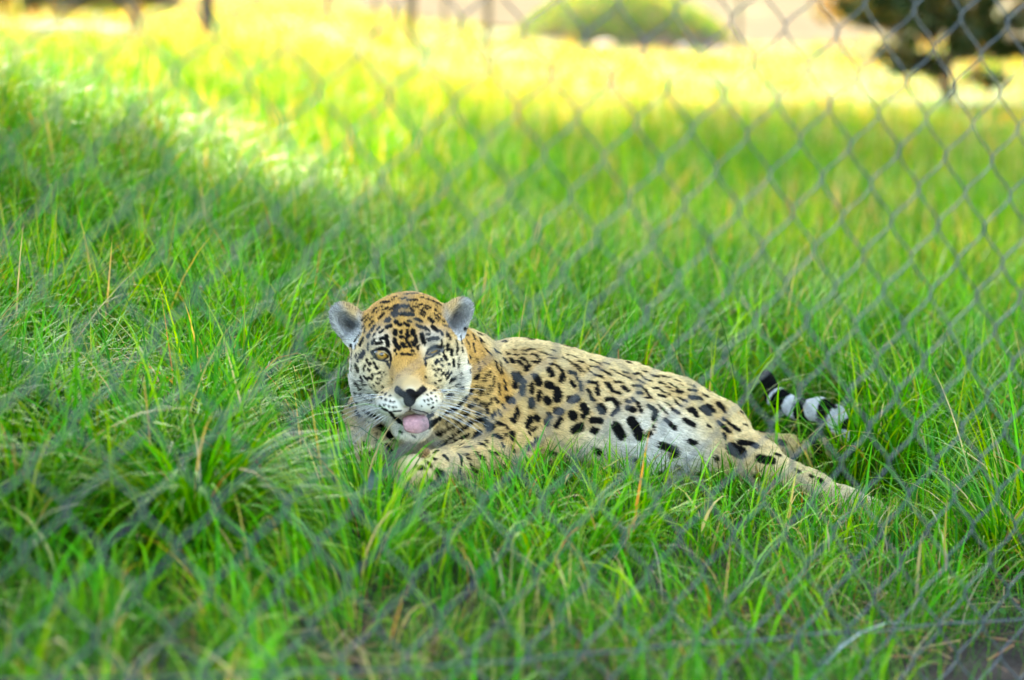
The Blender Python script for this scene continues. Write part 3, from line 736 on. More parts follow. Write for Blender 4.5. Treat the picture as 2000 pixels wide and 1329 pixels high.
def build_face_parts():
    em, nt, b = ramp_mat('eye_surface', 0.06, 0.6)
    at = nt.nodes.new('ShaderNodeAttribute'); at.attribute_name = 'Col'; nt.links.new(at.outputs['Color'], b.inputs['Base Color'])
    for s in (-1, 1):
        c = HL(s * .048, -.0115 if s < 0 else -.0195, -.001)
        gaze = nrm3(np.array([-.03, 0, CAM_H - .02]) - c)
        V, F = uv_sphere(.0168, 40, 30)
        ang = np.arccos(np.clip((V / .0168) @ gaze, -1, 1))
        col = np.zeros((len(V), 3)); col[:] = (.02, .014, .01)
        iris = ang < .68
        col[iris] = np.array([.52, .27, .030]) * (0.75 + .35 * np.sin(ang[iris] * 37)[:, None] * .3)
        col[(ang > .50) & iris] *= .55
        col[ang < .25] = (.004, .004, .004)
        o = link('eye', mesh_np('jaguar_eye', V, F, col), em, jag); o.location = c
    # tongue hanging over the lower lip
    tm = plain('tongue_flesh', (.50, .235, .235), rough=0.22, spec=0.7, var=0.25, scale=160, bump=0.5, bscale=500)
    P = [HL(.004, .040, -.114), HL(.006, .070, -.108), HL(.009, .097, -.107), HL(.011, .108, -.114), HL(.012, .110, -.122), HL(.013, .109, -.131)]
    path = smoothpath(P, 22); wid = np.interp(np.linspace(0, 1, 22), [0, .3, .55, .8, .93, 1], [.017, .0225, .0245, .0235, .019, .008])
    V = []; m = 14
    for k in range(22):
        tg = nrm3(path[min(k + 1, 21)] - path[max(k - 1, 0)]); side = nrm3(HR + .05 * HU); up = nrm3(np.cross(side, tg))
        if up @ HF < 0 and k > 12: up = -up
        if up @ HU < 0 and k <= 12: up = -up
        for j in range(m):
            a = j / m * 2 * np.pi; x = math.cos(a); z = math.sin(a)
            gr = -.0022 * math.exp(-(x / .16) ** 2) if z > 0 else 0
            V.append(path[k] + side * wid[k] * x + up * (.0036 * z * (1 - .35 * x * x) + gr))
    V = np.array(V); i = np.arange(21)[:, None] * m; j = np.arange(m)[None]; kk = (j + 1) % m
    Q = np.stack([i + j, i + kk, i + m + kk, i + m + j], -1).reshape(-1, 4)
    V = np.vstack([V, path[:1], path[-1:]]); jj = np.arange(m); k2 = (jj + 1) % m
    T = np.vstack([np.stack([np.full(m, len(V) - 2), k2, jj], -1), np.stack([np.full(m, len(V) - 1), 21 * m + jj, 21 * m + k2], -1)])
    tag(link('tongue', mesh_np('tongue', V, [Q, T]), tm, jag), 'pink tongue hanging over the lower lip')
    wm = plain('whisker_hair', (.80, .78, .74), rough=0.35, var=0.05)
    r3 = np.random.default_rng(5)
    for s in (-1, 1):
        for row in range(4):
            for k in range(4):
                r0 = HL(s * (.040 + .006 * k), .078 - .012 * k + .004, -.070 - .009 * row)
                hp = bvh.find_nearest(Vector(r0))[0]; r0 = np.array(hp)
                d = nrm3(s * HR * 1.0 + HF * (.35 - .15 * k) + HU * (.12 - .20 * row + r3.normal(0, .06)))
                ln = r3.uniform(.055, .105)
                path = np.array([r0 + d * ln * t + HU * (-.022 * t * t) - HF * .02 * t * t for t in np.linspace(0, 1, 7)])
                V, F = tube(path, np.linspace(.00042, .00012, 7), 4)
                link('whisker', mesh_np('whisker', V, F), wm, jag)
build_face_parts()
# ---------------------------------------------------------------- grass
def blades(B, L, w, az, th0, th1, col, segs, twist=0.35, tipcol=None):
    """ribbons that bend over; B (N,3) feet, L lengths, w widths, az lean heading, th0 + th1 angle from upright"""
    N = len(B)
    s = np.linspace(0, 1, segs + 1)
    sm = (s[1:] + s[:-1]) / 2
    th = th0[:, None] + th1[:, None] * sm[None] ** 1.2
    hx = np.concatenate([np.zeros((N, 1)), np.cumsum(np.sin(th), 1)], 1) * (L / segs)[:, None]
    hz = np.concatenate([np.zeros((N, 1)), np.cumsum(np.cos(th), 1)], 1) * (L / segs)[:, None]
    dx, dy = np.cos(az), np.sin(az)
    az2 = az + np.pi / 2 + rng.normal(0, twist, N)
    sx, sy = np.cos(az2), np.sin(az2)
    C = np.stack([B[:, 0:1] + dx[:, None] * hx, B[:, 1:2] + dy[:, None] * hx, B[:, 2:3] + hz], -1)
    # keep tips from diving under the turf
    C[..., 2] = np.maximum(C[..., 2], B[:, 2:3] + 0.006)
    prof = np.clip(np.minimum(0.55 + 1.6 * s, 1.0) * (1 - s ** 2.2), 0, 1)
    half = 0.5 * w[:, None] * prof[None]
    S = np.stack([sx, sy, rng.normal(0, .15, N)], -1)[:, None]
    Lf, Rt = C - S * half[..., None], C + S * half[..., None]
    V = np.empty((N, 2 * segs + 1, 3), np.float32)
    V[:, 0:2 * segs:2] = Lf[:, :segs]; V[:, 1:2 * segs:2] = Rt[:, :segs]; V[:, 2 * segs] = C[:, segs]
    b = (np.arange(N) * (2 * segs + 1))[:, None]
    k = np.arange(segs - 1)[None] * 2
    Q = np.stack([b + k, b + k + 1, b + k + 3, b + k + 2], -1).reshape(-1, 4)
    e = b[:, 0] + 2 * (segs - 1)
    T = np.stack([e, e + 1, e + 2], -1)
    cc = np.repeat(col[:, None], 2 * segs + 1, 1)
    if tipcol is not None:
        k = np.repeat(s, 2)[:2 * segs + 1]; k[-1] = 1
        f = (np.clip(k - .55, 0, 1) / .45)[None, :, None] * tipcol[1][:, None, None]
        cc = cc * (1 - f) + np.array(tipcol[0]) * f
    return V.reshape(-1, 3), Q, T, cc.reshape(-1, 3)

def pack(name, lots, mat):
    Vs, Qs, Ts, Cs, c = [], [], [], [], 0
    for V, Q, T, C in lots:
        Vs.append(V); Qs.append(Q + c); Ts.append(T + c); Cs.append(C); c += len(V)
    return link(name, mesh_np(name, np.vstack(Vs), [np.vstack(Qs), np.vstack(Ts)], np.vstack(Cs)), mat)

GREENS = np.array([(.018, .150, .001), (.028, .205, .001), (.046, .255, .001), (.085, .290, .002), (.010, .095, .001), (.150, .310, .002), (.020, .160, .004)])
STRAW = np.array([(.42, .33, .13), (.30, .27, .06), (.33, .17, .035), (.55, .50, .36)])
def blade_colours(N, dry):
    g = GREENS[rng.choice(7, N, p=(.15, .16, .17, .20, .10, .14, .08))] * rng.uniform(.75, 1.25, (N, 1))
    t = STRAW[rng.choice(4, N, p=(.38, .43, .17, .02))] * rng.uniform(.8, 1.15, (N, 1))
    d = rng.random(N) < dry
    return np.where(d[:, None], t, g)

FL0 = np.array([0.0, 3.507]); FD = np.array([FU[0], FU[1]]) / np.hypot(FU[0], FU[1]); FNn = np.array([-FD[1], FD[0]])
def behind_fence(x, y): return (x - FL0[0]) * FNn[0] + (y - FL0[1]) * FNn[1]
def sstep(a, b, x):
    t = np.clip((x - a) / (b - a), 0, 1); return t * t * (3 - 2 * t)

def top_limit(px):
    """highest photo row that the trampled grass in front of the animal reaches"""
    return np.interp(px, [560, 650, 690, 730, 780, 815, 870, 930, 975, 1010, 1080, 1180, 1290, 1400, 1460, 1540, 1620, 1760, 1830], [640, 700, 780, 850, 885, 912, 922, 905, 880, 862, 850, 858, 876, 878, 872, 898, 936, 970, 760])

grass_mat = leaf_mat('grass_blade', rough=0.42, spec=0.09, trans=0.30)

def near_grass():
    lots = []
    # clumps of long leaves, a sward of short ones between them
    for kind, dens, per, segs in (('tuft', 128, 31, 6), ('sward', 300, 18, 3)):
        y0, y1 = 2.75, 8.2
        n = int(dens * (y1 - y0) * 2 * (.25 * y1 + .9))
        ty = rng.uniform(y0, y1, n); tx = rng.uniform(-1, 1, n) * (.25 * y1 + .9)
        keep = np.abs(tx) < .235 * ty + .75
        sb = behind_fence(tx, ty)
        patch = vnoise(tx * 2.6, ty * 2.6, 5)
        bare = sstep(-.60, -.28, sb + .14 * patch - .30 * sstep(.3, .8, tx))
        # the strip on the camera's side of the fence is trodden earth with a few weeds
        bare = np.maximum(bare, .05)
        keep &= rng.random(n) < bare
        if kind == 'tuft': keep &= rng.random(n) < .5 + .5 * sstep(.0, .6, sb)
        tx, ty, sb, patch = tx[keep], ty[keep], sb[keep], patch[keep]
        m = len(tx)
        if kind == 'tuft':
            H = .068 + .112 * sstep(.10, .90, sb) + .10 * sstep(-.25, -.6, tx) * sstep(3.5, 4.3, ty) + .06 * sstep(5.0, 5.5, ty) + .05 * sstep(.75, 1.1, tx) * sstep(4.2, 4.7, ty)
            H = H * rng.uniform(.7, 1.35, m) * (1 + .35 * patch + .25 * vnoise(tx * 5, ty * 5, 44))
        else:
            H = (.052 + .045 * sstep(.2, 1.2, sb)) * rng.uniform(.7, 1.3, m)
        H = H * (1 - .55 * np.exp(-(((tx + .53) / .26) ** 2 + ((ty - 3.85) / .30) ** 2)))
        rep = rng.poisson(per * (1 if kind == 'sward' else 1), m)
        i = np.repeat(np.arange(m), rep); N = len(i)
        spread = (.035 if kind == 'tuft' else .055)
        bx = tx[i] + rng.normal(0, spread, N); by = ty[i] + rng.normal(0, spread, N)
        bz = G(bx, by) - .004
        # heading: outward from the clump, the whole clump combed one way
        comb = np.pi * (1.3 * vnoise(tx * 1.9, ty * 1.9, 41) + 1.3 * vnoise(tx * 4, ty * 4, 42)) + rng.normal(-.3, .3, m)
        out = np.arctan2(by - ty[i], bx - tx[i])
        az = np.where(rng.random(N) < .55, out + rng.normal(0, .5, N), comb[i] + rng.normal(0, .45, N))
        L = H[i] * rng.gamma(9, 1 / 9, N) * 1.5
        th0 = np.abs(rng.normal(.16, .16, N)); th1 = np.abs(rng.normal(1.45 if kind == 'tuft' else 1.0, .65, N))
        # the animal's face keeps clear of blades leaning across it
        _px = project(np.stack([bx, by, bz], -1))[0]
        az = np.where((_px > 480) & (_px < 700) & (by < 4.85) & (np.cos(az) > -.1), rng.uniform(1.8, 4.5, N), az)
        # flatten what stands between the lens and the animal
        px, py, t = project(np.stack([bx, by, bz], -1))
        front = (by < np.interp(px, [640, 700, 900, 1100, 1450, 1750, 1800], [4.75, 4.72, 4.85, 4.98, 5.0, 4.9, 4.85])) & (px > 560) & (px < 1830)
        lim = (py - top_limit(px)) * t / FPX
        over = front & ((rng.random(N) > .035) | ((px > 650) & (px < 960)))
        Lmax = np.clip(lim, .022, None) * rng.uniform(.8, 1.4, N)
        L = np.where(over, np.minimum(L, Lmax), np.where(front, np.minimum(L, Lmax * 1.6 + .02), L))
        tail = (px > 1470) & (px < 1680) & (by >= 4.9) & (by < 5.4)
        L = np.where(tail & (rng.random(N) > .48), np.minimum(L, np.clip((py - 805) * t / FPX, .02, None)), L)
        L = np.clip(L, .02, .42)
        base = np.stack([bx, by, bz], -1)
        d = sdf_chunks((base + np.array([0, 0, .045])).astype(np.float32)) if N else np.zeros(0)
        d2 = sdf_chunks((base + np.array([0, 0, .012])).astype(np.float32))
        ok = (np.minimum(d, d2) > .012) & (L > .021)
        base, L, az, th0, th1 = base[ok], L[ok], az[ok], th0[ok], th1[ok]; N = len(L)
        w = (rng.uniform(.0030, .0068, N) if kind == 'tuft' else rng.uniform(.0018, .0038, N)) * np.clip(L / .17, .42, 1.2)
        dry = .035 + .06 * sstep(.6, .1, behind_fence(base[:, 0], base[:, 1])) + .06 * sstep(.5, 1, vnoise(base[:, 0] * 3.1, base[:, 1] * 3.1, 9) + .45)
        col = blade_colours(N, dry)
        if kind == 'sward': col = col * (.28 + .42 * sstep(.7, .2, behind_fence(base[:, 0], base[:, 1])))[:, None]          # short blades tinted darker: painted shade in the gaps, weaker near the fence
        # clumps differ: some lime, some blue-green
        tone = vnoise(base[:, 0] * 4.3 + 7, base[:, 1] * 4.3, 12)[:, None]
        col = col * (1.1 + tone * np.array([.55, .28, -.25]))
        col = col * (1 + sstep(6.2, 8.2, base[:, 1])[:, None] * np.array([.7, .08, 0]))      # the grass turns yellower towards the bank and with distance
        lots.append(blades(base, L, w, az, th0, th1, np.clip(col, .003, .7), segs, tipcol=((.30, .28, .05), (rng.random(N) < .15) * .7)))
    # longer arching leaves that stand out of the sward
    n = 260
    ty = rng.uniform(3.7, 8.0, n); tx = rng.uniform(-1, 1, n) * (.22 * ty + .5)
    k = ((tx < -.42) | (ty > 5.45)) & (rng.random(n) < .9)
    tx, ty = tx[k], ty[k]; m = len(tx)
    i = np.repeat(np.arange(m), rng.poisson(11, m)); N = len(i)
    bx = tx[i] + rng.normal(0, .03, N); by = ty[i] + rng.normal(0, .03, N)
    base = np.stack([bx, by, G(bx, by) - .004], -1)
    az = np.repeat(rng.uniform(0, 6.28, m), np.bincount(i, minlength=m)) + rng.normal(0, .6, N)
    px = project(base)[0]
    az = np.where((px > 420) & (px < 720) & (by < 5.0) & (np.cos(az) > -.2), rng.uniform(2.0, 4.3, N), az)
    col = np.array([(.060, .200, .020), (.100, .260, .020), (.040, .170, .015), (.20, .30, .03)])[rng.integers(0, 4, N)] * rng.uniform(.8, 1.2, (N, 1))
    lots.append(blades(base, rng.uniform(.20, .40, N), rng.uniform(.004, .0075, N), az, np.abs(rng.normal(.15, .12, N)), np.abs(rng.normal(1.75, .5, N)), col, 10))
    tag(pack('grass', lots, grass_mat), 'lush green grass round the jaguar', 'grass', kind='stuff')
near_grass()

def mid_grass():
    lots = []
    for y0, y1, dens, per, segs, wd, hh, in ((8.0, 20.0, 30, 24, 4, (.0045, .0085), .155), (19.5, 75.0, 3.0, 18, 3, (.014, .030), .11)):
        n = int(dens * (y1 - y0) * 2 * (.235 * y1 + 1.2))
        ty = rng.uniform(y0, y1, n); tx = rng.uniform(-1, 1, n) * (.235 * y1 + 1.2)
        keep = np.abs(tx) < .235 * ty + 1.2
        if y0 > 15:
            keep &= rng.random(n) < np.interp(ty, [20, 45, 75], [1, .6, .35])
            keep &= ~((ty > 46 + 3 * np.sin(tx)) & (tx > -.08 * ty + .6))          # the dirt yard stays bare
        tx, ty = tx[keep], ty[keep]; m = len(tx)
        H = hh * rng.uniform(.7, 1.35, m) * (1 + .3 * vnoise(tx * .8, ty * .8, 15))
        if y0 < 15: H = H * np.interp(ty, [8, 12, 20], [1, 1.1, 1.15]) * np.where(tx < -1.0, .85, 1.0)
        i = np.repeat(np.arange(m), rng.poisson(per, m)); N = len(i)
        sp = .06 if y0 < 15 else .16
        bx = tx[i] + rng.normal(0, sp, N); by = ty[i] + rng.normal(0, sp, N)
        base = np.stack([bx, by, G(bx, by) - .005], -1)
        az = rng.uniform(0, 2 * np.pi, N)
        L = H[i] * rng.gamma(9, 1 / 9, N) * 1.2
        w = rng.uniform(*wd, N)
        th0 = np.abs(rng.normal(.12, .14, N)); th1 = np.abs(rng.normal(.7, .5, N))
        dry = np.interp(by, [8, 13, 22, 40], [.08, .14, .36, .44]) + .15 * vnoise(bx * .7, by * .7, 17)
        dry = dry + .12 * sstep(13, 20, by)
        col = blade_colours(N, dry)
        col = col * np.array([1.25, 1.05, 1])
        lots.append(blades(base, L, w, az, th0, th1, np.clip(col, .003, .7), segs))
    tag(pack('meadow_grass', lots, grass_mat), 'tall meadow grass with dry stalks beyond the jaguar', 'grass', kind='stuff')
mid_grass()

def tussock(px, py, t, N, Lr, spread, bend, label, dark=1.0, up=.1, widths=(.004, .0075)):
    c = W(px, py, t); c[2] = float(G(c[0], c[1]))
    az = rng.uniform(0, 2 * np.pi, N); r = np.abs(rng.normal(0, spread, N))
    base = np.stack([r * np.cos(az), r * np.sin(az), np.zeros(N)], -1)
    base[:, 2] = G(base[:, 0] + c[0], base[:, 1] + c[1]) - c[2] - .004
    L = rng.uniform(*Lr, N); w = rng.uniform(*widths, N)
    th0 = up + r / spread * .25 + np.abs(rng.normal(0, .12, N)); th1 = np.abs(rng.normal(bend, .35, N))
    col = np.clip(blade_colours(N, np.full(N, .035)) * dark, .003, .7)
    lot = blades(base, L, w, az + rng.normal(0, .25, N), th0, th1, col, 9, tipcol=((.26, .25, .05), (rng.random(N) < .2) * .8))
    o = pack('grass_tussock', [lot], grass_mat); o.location = c
    tag(o, label, 'grass tussock', 'tussocks of long grass')
tussock(375, 1010, 3.99, 700, (.18, .40), .055, 1.6, 'broad drooping tussock with leaves spilling towards the bare soil', up=.12, dark=1.15, widths=(.004, .0085))
tussock(1955, 1085, 4.55, 240, (.12, .27), .045, 1.1, 'tussock behind the fence wires beyond the outstretched hind paw')
tussock(60, 480, 6.2, 320, (.20, .40), .09, .5, 'upright dark tussock rising against the sunlit meadow', dark=.75, widths=(.006, .011))
tussock(150, 880, 4.75, 300, (.16, .34), .05, 1.2, 'tussock of pale-tipped arching leaves between the broad tussock and the long grass')

def ground_cover():
    """low round-leaved weeds on the soil by the fence"""
    n = 5200
    x = rng.uniform(-1.3, 1.5, n); y = rng.uniform(3.0, 4.9, n)
    sb = behind_fence(x, y)
    k = (vnoise(x * 3, y * 3, 31) > -.15) & (sb > -.15) & (sb < .55) & (rng.random(n) < sstep(.6, .05, np.abs(sb - .12)))
    x, y = x[k], y[k]; n = len(x)
    z = G(x, y) + rng.uniform(.008, .045, n)
    r = rng.uniform(.004, .010, n); a = rng.uniform(0, 6.28, n); tl = rng.normal(0, .4, (n, 2))
    pent = np.arange(6) / 6 * 2 * np.pi
    V = np.stack([x[:, None] + r[:, None] * np.cos(pent + a[:, None]), y[:, None] + r[:, None] * np.sin(pent + a[:, None]) * .8, np.repeat(z[:, None], 6, 1)], -1)
    V[..., 2] += tl[:, :1] * (V[..., 0] - x[:, None]) + tl[:, 1:] * (V[..., 1] - y[:, None])
    b = (np.arange(n) * 6)[:, None]
    Q = np.concatenate([b + np.array([[0, 1, 2, 3]]), b + np.array([[0, 3, 4, 5]])])
    col = np.repeat(np.array([(.035, .13, .012), (.06, .19, .012), (.025, .10, .018)])[rng.integers(0, 3, n)], 6, 0)
    o = link('ground_cover', mesh_np('ground_cover', V.reshape(-1, 3), [Q], col), grass_mat)
    tag(o, 'small round leaved weeds creeping over soil by the fence', 'weeds', kind='stuff')
ground_cover()

def litter():
    n = 900
    s = rng.uniform(-1.4, 1.5, n); off = rng.normal(.0, .16, n)
    x = FL0[0] + FD[0] * s + FNn[0] * off; y = FL0[1] + FD[1] * s + FNn[1] * off
    a = rng.uniform(0, 6.28, n); L = rng.uniform(.03, .10, n); w = rng.uniform(.0009, .0022, n)
    parts_V, Q = [], []
    cx, sx = np.cos(a), np.sin(a)
    z = G(x, y) + rng.uniform(.004, .022, n); tilt = rng.normal(0, .12, n)
    V = np.empty((n, 8, 3))
    for e, s_ in enumerate((-1, 1)):
        for j, (u, v) in enumerate(((-1, -1), (1, -1), (1, 1), (-1, 1))):
            V[:, e * 4 + j, 0] = x + cx * s_ * L / 2 - sx * u * w
            V[:, e * 4 + j, 1] = y + sx * s_ * L / 2 + cx * u * w
            V[:, e * 4 + j, 2] = z + tilt * s_ * L / 2 + v * w * .6
    b = (np.arange(n) * 8)[:, None]
    Q = np.concatenate([b + np.array([q]) for q in ([0, 1, 5, 4], [1, 2, 6, 5], [2, 3, 7, 6], [3, 0, 4, 7], [0, 3, 2, 1], [4, 5, 6, 7])])
    col = np.repeat(np.array([(.20, .09, .035), (.13, .06, .03), (.30, .19, .09), (.07, .04, .025)])[rng.integers(0, 4, n)], 8, 0)
    m = leaf_mat('dry_needle', rough=.7, spec=.3, trans=.05)
    tag(link('needle_litter', mesh_np('needle_litter', V.reshape(-1, 3), [Q], col, smooth=False), m), 'fallen brown needles and straw on the soil under the fence', 'leaf litter', kind='stuff')
litter()
# ---------------------------------------------------------------- small things in the grass
def small_things():
    bark = plain('dark_bark', (.035, .024, .018), rough=.8, var=.4, scale=90, bump=.5, bscale=200)
    for pts, r, lab in ((((928, 1112, 4.02), (955, 1090, 4.06), (986, 1064, 4.12)), .0028, 'thin black stick poking up from the grass before the forepaws'),
                        (((845, 1262, 3.58), (905, 1278, 3.54), (960, 1283, 3.52)), .0045, 'brown bark twig lying on the soil by the tension wire')):
        P = smoothpath([W(*p) for p in pts], 9); P += rng.normal(0, .0012, P.shape)
        if 'lying' in lab: P[:, 2] = G(P[:, 0], P[:, 1]) + .012
        c = P[0].copy()
        V, F = tube(P - c, np.linspace(r, r * .55, 9), 7)
        k = (P[5] - c); V2, F2 = tube(np.array([k, k + np.array([.010, .004, .012]), k + np.array([.016, .004, .024])]), np.array([r * .6, r * .5, r * .3]), 6)
        o = link('twig', mesh_np('twig', *join([(V, F), (V2, F2)])), bark); o.location = c
        tag(o, lab, 'twig')
    # seed head on its stem, before the chest
    root = bpy.data.objects.new('seed_head', None); COL.objects.link(root)
    foot = W(836, 975, 4.43); foot[2] = float(G(foot[0], foot[1])); top = W(829, 890, 4.42)
    root.location = foot
    tag(root, 'brown dried flower head on a thin stem before the chest', 'flower')
    stem_m = plain('green_stem', (.10, .13, .03), rough=.6)
    path = smoothpath([foot - foot, (top - foot) * .5 + np.array([.004, 0, 0]), top - foot], 8)
    V, F = tube(path, .0013, 6); link('stem', mesh_np('stem', V, F), stem_m, root)
    hm = plain('dry_petal', (.25, .13, .045), rough=.8, var=.45, scale=140)
    parts = []
    for k in range(46):
        a = k * 2.399; e = 1.25 - k / 46 * 1.9
        d = np.array([math.cos(a) * math.cos(e), math.sin(a) * math.cos(e), math.sin(e)])
        b = top - foot + np.array([0, 0, .001])
        parts.append(tube(np.array([b, b + d * .007, b + d * .0125 + np.array([0, 0, .002])]), np.array([.0018, .0026, .0006]), 5))
    link('bloom', mesh_np('bloom', *join(parts)), hm, root)
    # one broad leaf before the forepaws
    lm = leaf_mat('broad_leaf', rough=.35, spec=.5, trans=.25)
    root = bpy.data.objects.new('broad_leaf_weed', None); COL.objects.link(root)
    foot = W(742, 1010, 4.32); foot[2] = float(G(foot[0], foot[1])); root.location = foot
    tag(root, 'weed with broad blue-green leaves standing before the forepaws', 'weed')
    for az, L, wd, th in ((1.9, .115, .030, .25), (.4, .075, .020, .8), (3.4, .080, .022, .7)):
        n = 9; s = np.linspace(0, 1, n); th_ = th + .6 * s
        x = np.cumsum(np.sin(th_)) * L / n; z = np.cumsum(np.cos(th_)) * L / n
        hw = wd * .5 * np.sin(np.pi * np.clip(s * .92 + .06, 0, 1)) ** .8
        mid = np.stack([np.cos(az) * x, np.sin(az) * x, z], -1); side = np.array([-math.sin(az), math.cos(az), 0])
        V = np.concatenate([mid - side * hw[:, None] + np.array([0, 0, .004]), mid, mid + side * hw[:, None] + np.array([0, 0, .004])])
        i = np.arange(n - 1); Q = np.concatenate([np.stack([i, i + n, i + n + 1, i + 1], -1), np.stack([i + n, i + 2 * n, i + 2 * n + 1, i + n + 1], -1)])
        link('leaf', mesh_np('leaf', V, [Q], np.tile(np.array([.03, .095, .055]), (len(V), 1))), lm, root)
small_things()

# ---------------------------------------------------------------- beyond: yard, posts, log, stones, shrub, trees
def ground_at(px, py):
    """where the sight line through a photo pixel meets the ground"""
    t = 30.0
    for _ in range(40):
        p = W(px, py, t); g = float(G(p[0], p[1]))
        t *= (CAM_H - g) / max(CAM_H - p[2], 1e-6)
    p = W(px, py, t); p[2] = float(G(p[0], p[1])); return p

def yard():
    xs = np.linspace(-9, 60, 70); ys = np.geomspace(46, 240, 40)
    X, Y = np.meshgrid(xs, ys)
    X = X + (Y - 46) * -.06; Y = Y + 2.5 * np.sin(X * .5) * np.clip(1 - (Y - 46) / 30, 0, 1)
    Z = G(X, Y) + .03
    ny, nx = X.shape; i = np.arange(ny - 1)[:, None] * nx + np.arange(nx - 1)[None]
    Q = np.stack([i, i + 1, i + nx + 1, i + nx], -1).reshape(-1, 4)
    m = plain('pale_dirt', (.10, .082, .055), rough=1.0, spec=0.0, var=.22, scale=.8, bump=.4, bscale=6)
    tag(link('dirt_yard', mesh_np('dirt_yard', np.stack([X, Y, Z], -1).reshape(-1, 3), [Q]), m), 'pale bare dirt yard at the far edge of the meadow', 'yard', kind='structure')
yard()

def far_posts():
    dark = plain('weathered_timber', (.06, .045, .032), rough=.9, var=.4, scale=14, bump=.6, bscale=40)
    tan = plain('tan_timber', (.12, .08, .045), rough=.9, var=.3, scale=14, bump=.6, bscale=40)
    for px, py, w, m, lab, grp in ((405, 96, .13, dark, 'thick dark timber post at the edge of the sunlit meadow', None),
                                   (262, 82, .10, tan, 'tan timber post standing along the far edge of the meadow', 'tan posts along the far edge'),
                                   (803, 90, .12, tan, 'tan timber post standing along the far edge of the meadow', 'tan posts along the far edge'),
                                   (952, 112, .085, tan, 'tan timber post standing along the far edge of the meadow', 'tan posts along the far edge'),
                                   (735, 84, .05, tan, 'slender timber stake between the tan posts at the edge of the yard', 'slender stakes on the far edge'),
                                   (868, 88, .05, tan, 'slender timber stake between the tan posts at the edge of the yard', 'slender stakes on the far edge'),
                                   (1441, 148, .05, tan, 'slender tan stake in the meadow before the dark pine', None)):
        p = ground_at(px, py)
        h = 1.75 if w > .06 else 1.3
        path = np.array([[0, 0, -.3], [0, 0, 0], [.01, 0, h * .5], [.015, 0, h], [.015, 0, h + .02]])
        V, F = tube(path, np.array([w, w, w * .95, w * .88, w * .5]) * .5, 12)
        o = link('timber_post', mesh_np('timber_post', V, F), m); o.location = p
        tag(o, lab, 'post', grp)
far_posts()

def log_and_stones():
    p = ground_at(160, 104)
    L = .85
    path = smoothpath([(-L / 2, 0, .06), (-.15, .02, .075), (.15, -.01, .065), (L / 2, .03, .05)], 14)
    V, F = tube(path, np.interp(np.linspace(0, 1, 14), [0, .1, .6, 1], [.045, .055, .05, .035]), 12)
    V[:-2] += rng.normal(0, .003, V[:-2].shape)
    V2, F2 = tube(np.array([[.1, 0, .09], [.14, -.03, .17], [.15, -.05, .21]]), np.array([.022, .017, .012]), 8)
    m = plain('bleached_wood', (.55, .47, .38), rough=.85, var=.2, scale=10, bump=.6, bscale=40)
    o = link('fallen_log', mesh_np('fallen_log', *join([(V, F), (V2, F2)])), m); o.location = p + np.array([0, 0, .10])
    tag(o, 'bleached pale log lying in the sunlit meadow', 'log')
    sm = plain('pale_stone', (.30, .26, .23), rough=.8, var=.2, scale=9, bump=.5, bscale=20)
    for px, py, r in ((1180, 100, .15), (1336, 104, .10), (1402, 106, .10)):
        V, F = uv_sphere(1.0, 16, 10)
        k = 1 + .16 * vnoise(V[:, 0] * 2.2 + px, V[:, 1] * 2.2 + V[:, 2] * 1.7, 3)
        V = V * k[:, None] * np.array([r * 1.25, r, r * .8]); V[:, 2] = np.maximum(V[:, 2], -r * .35)
        o = link('stone', mesh_np('stone', V, F), sm); o.location = ground_at(px, py) + np.array([0, 0, r * .3])
        tag(o, 'large pale pinkish stone before the green mound' if r > .12 else 'smaller pale stone near the foot of the green mound', 'stone', None if r > .12 else 'small stones by the mound')
log_and_stones()

def leaf_cloud(clumps, per, size, cols, flat=.6, aspect=1.7, seed=0):
    """small leaf faces round clump centres (x, y, z, radius)"""
    r = np.random.default_rng(seed)
    C = np.asarray(clumps, float)
    i = np.repeat(np.arange(len(C)), per); N = len(i)
    d = r.normal(0, 1, (N, 3)); d /= np.linalg.norm(d, axis=1)[:, None]
    rad = C[i, 3] * r.random(N) ** .45
    P = C[i, :3] + d * rad[:, None] * np.array([1, 1, flat])
    a = r.normal(0, 1, (N, 3)); a /= np.linalg.norm(a, axis=1)[:, None]
    b = np.cross(a, r.normal(0, 1, (N, 3))); b /= np.linalg.norm(b, axis=1)[:, None] + 1e-9
    s = (r.uniform(.6, 1.3, N) * size)[:, None]
    V = np.stack([P - a * s * aspect * .5, P + b * s * .5, P + a * s * aspect * .5, P - b * s * .5], 1).reshape(-1, 3)
    Q = np.arange(N * 4).reshape(-1, 4)
    cc = np.asarray(cols)[r.integers(0, len(cols), N)] * r.uniform(.75, 1.25, (N, 1))
    return V, Q, np.repeat(cc, 4, 0)

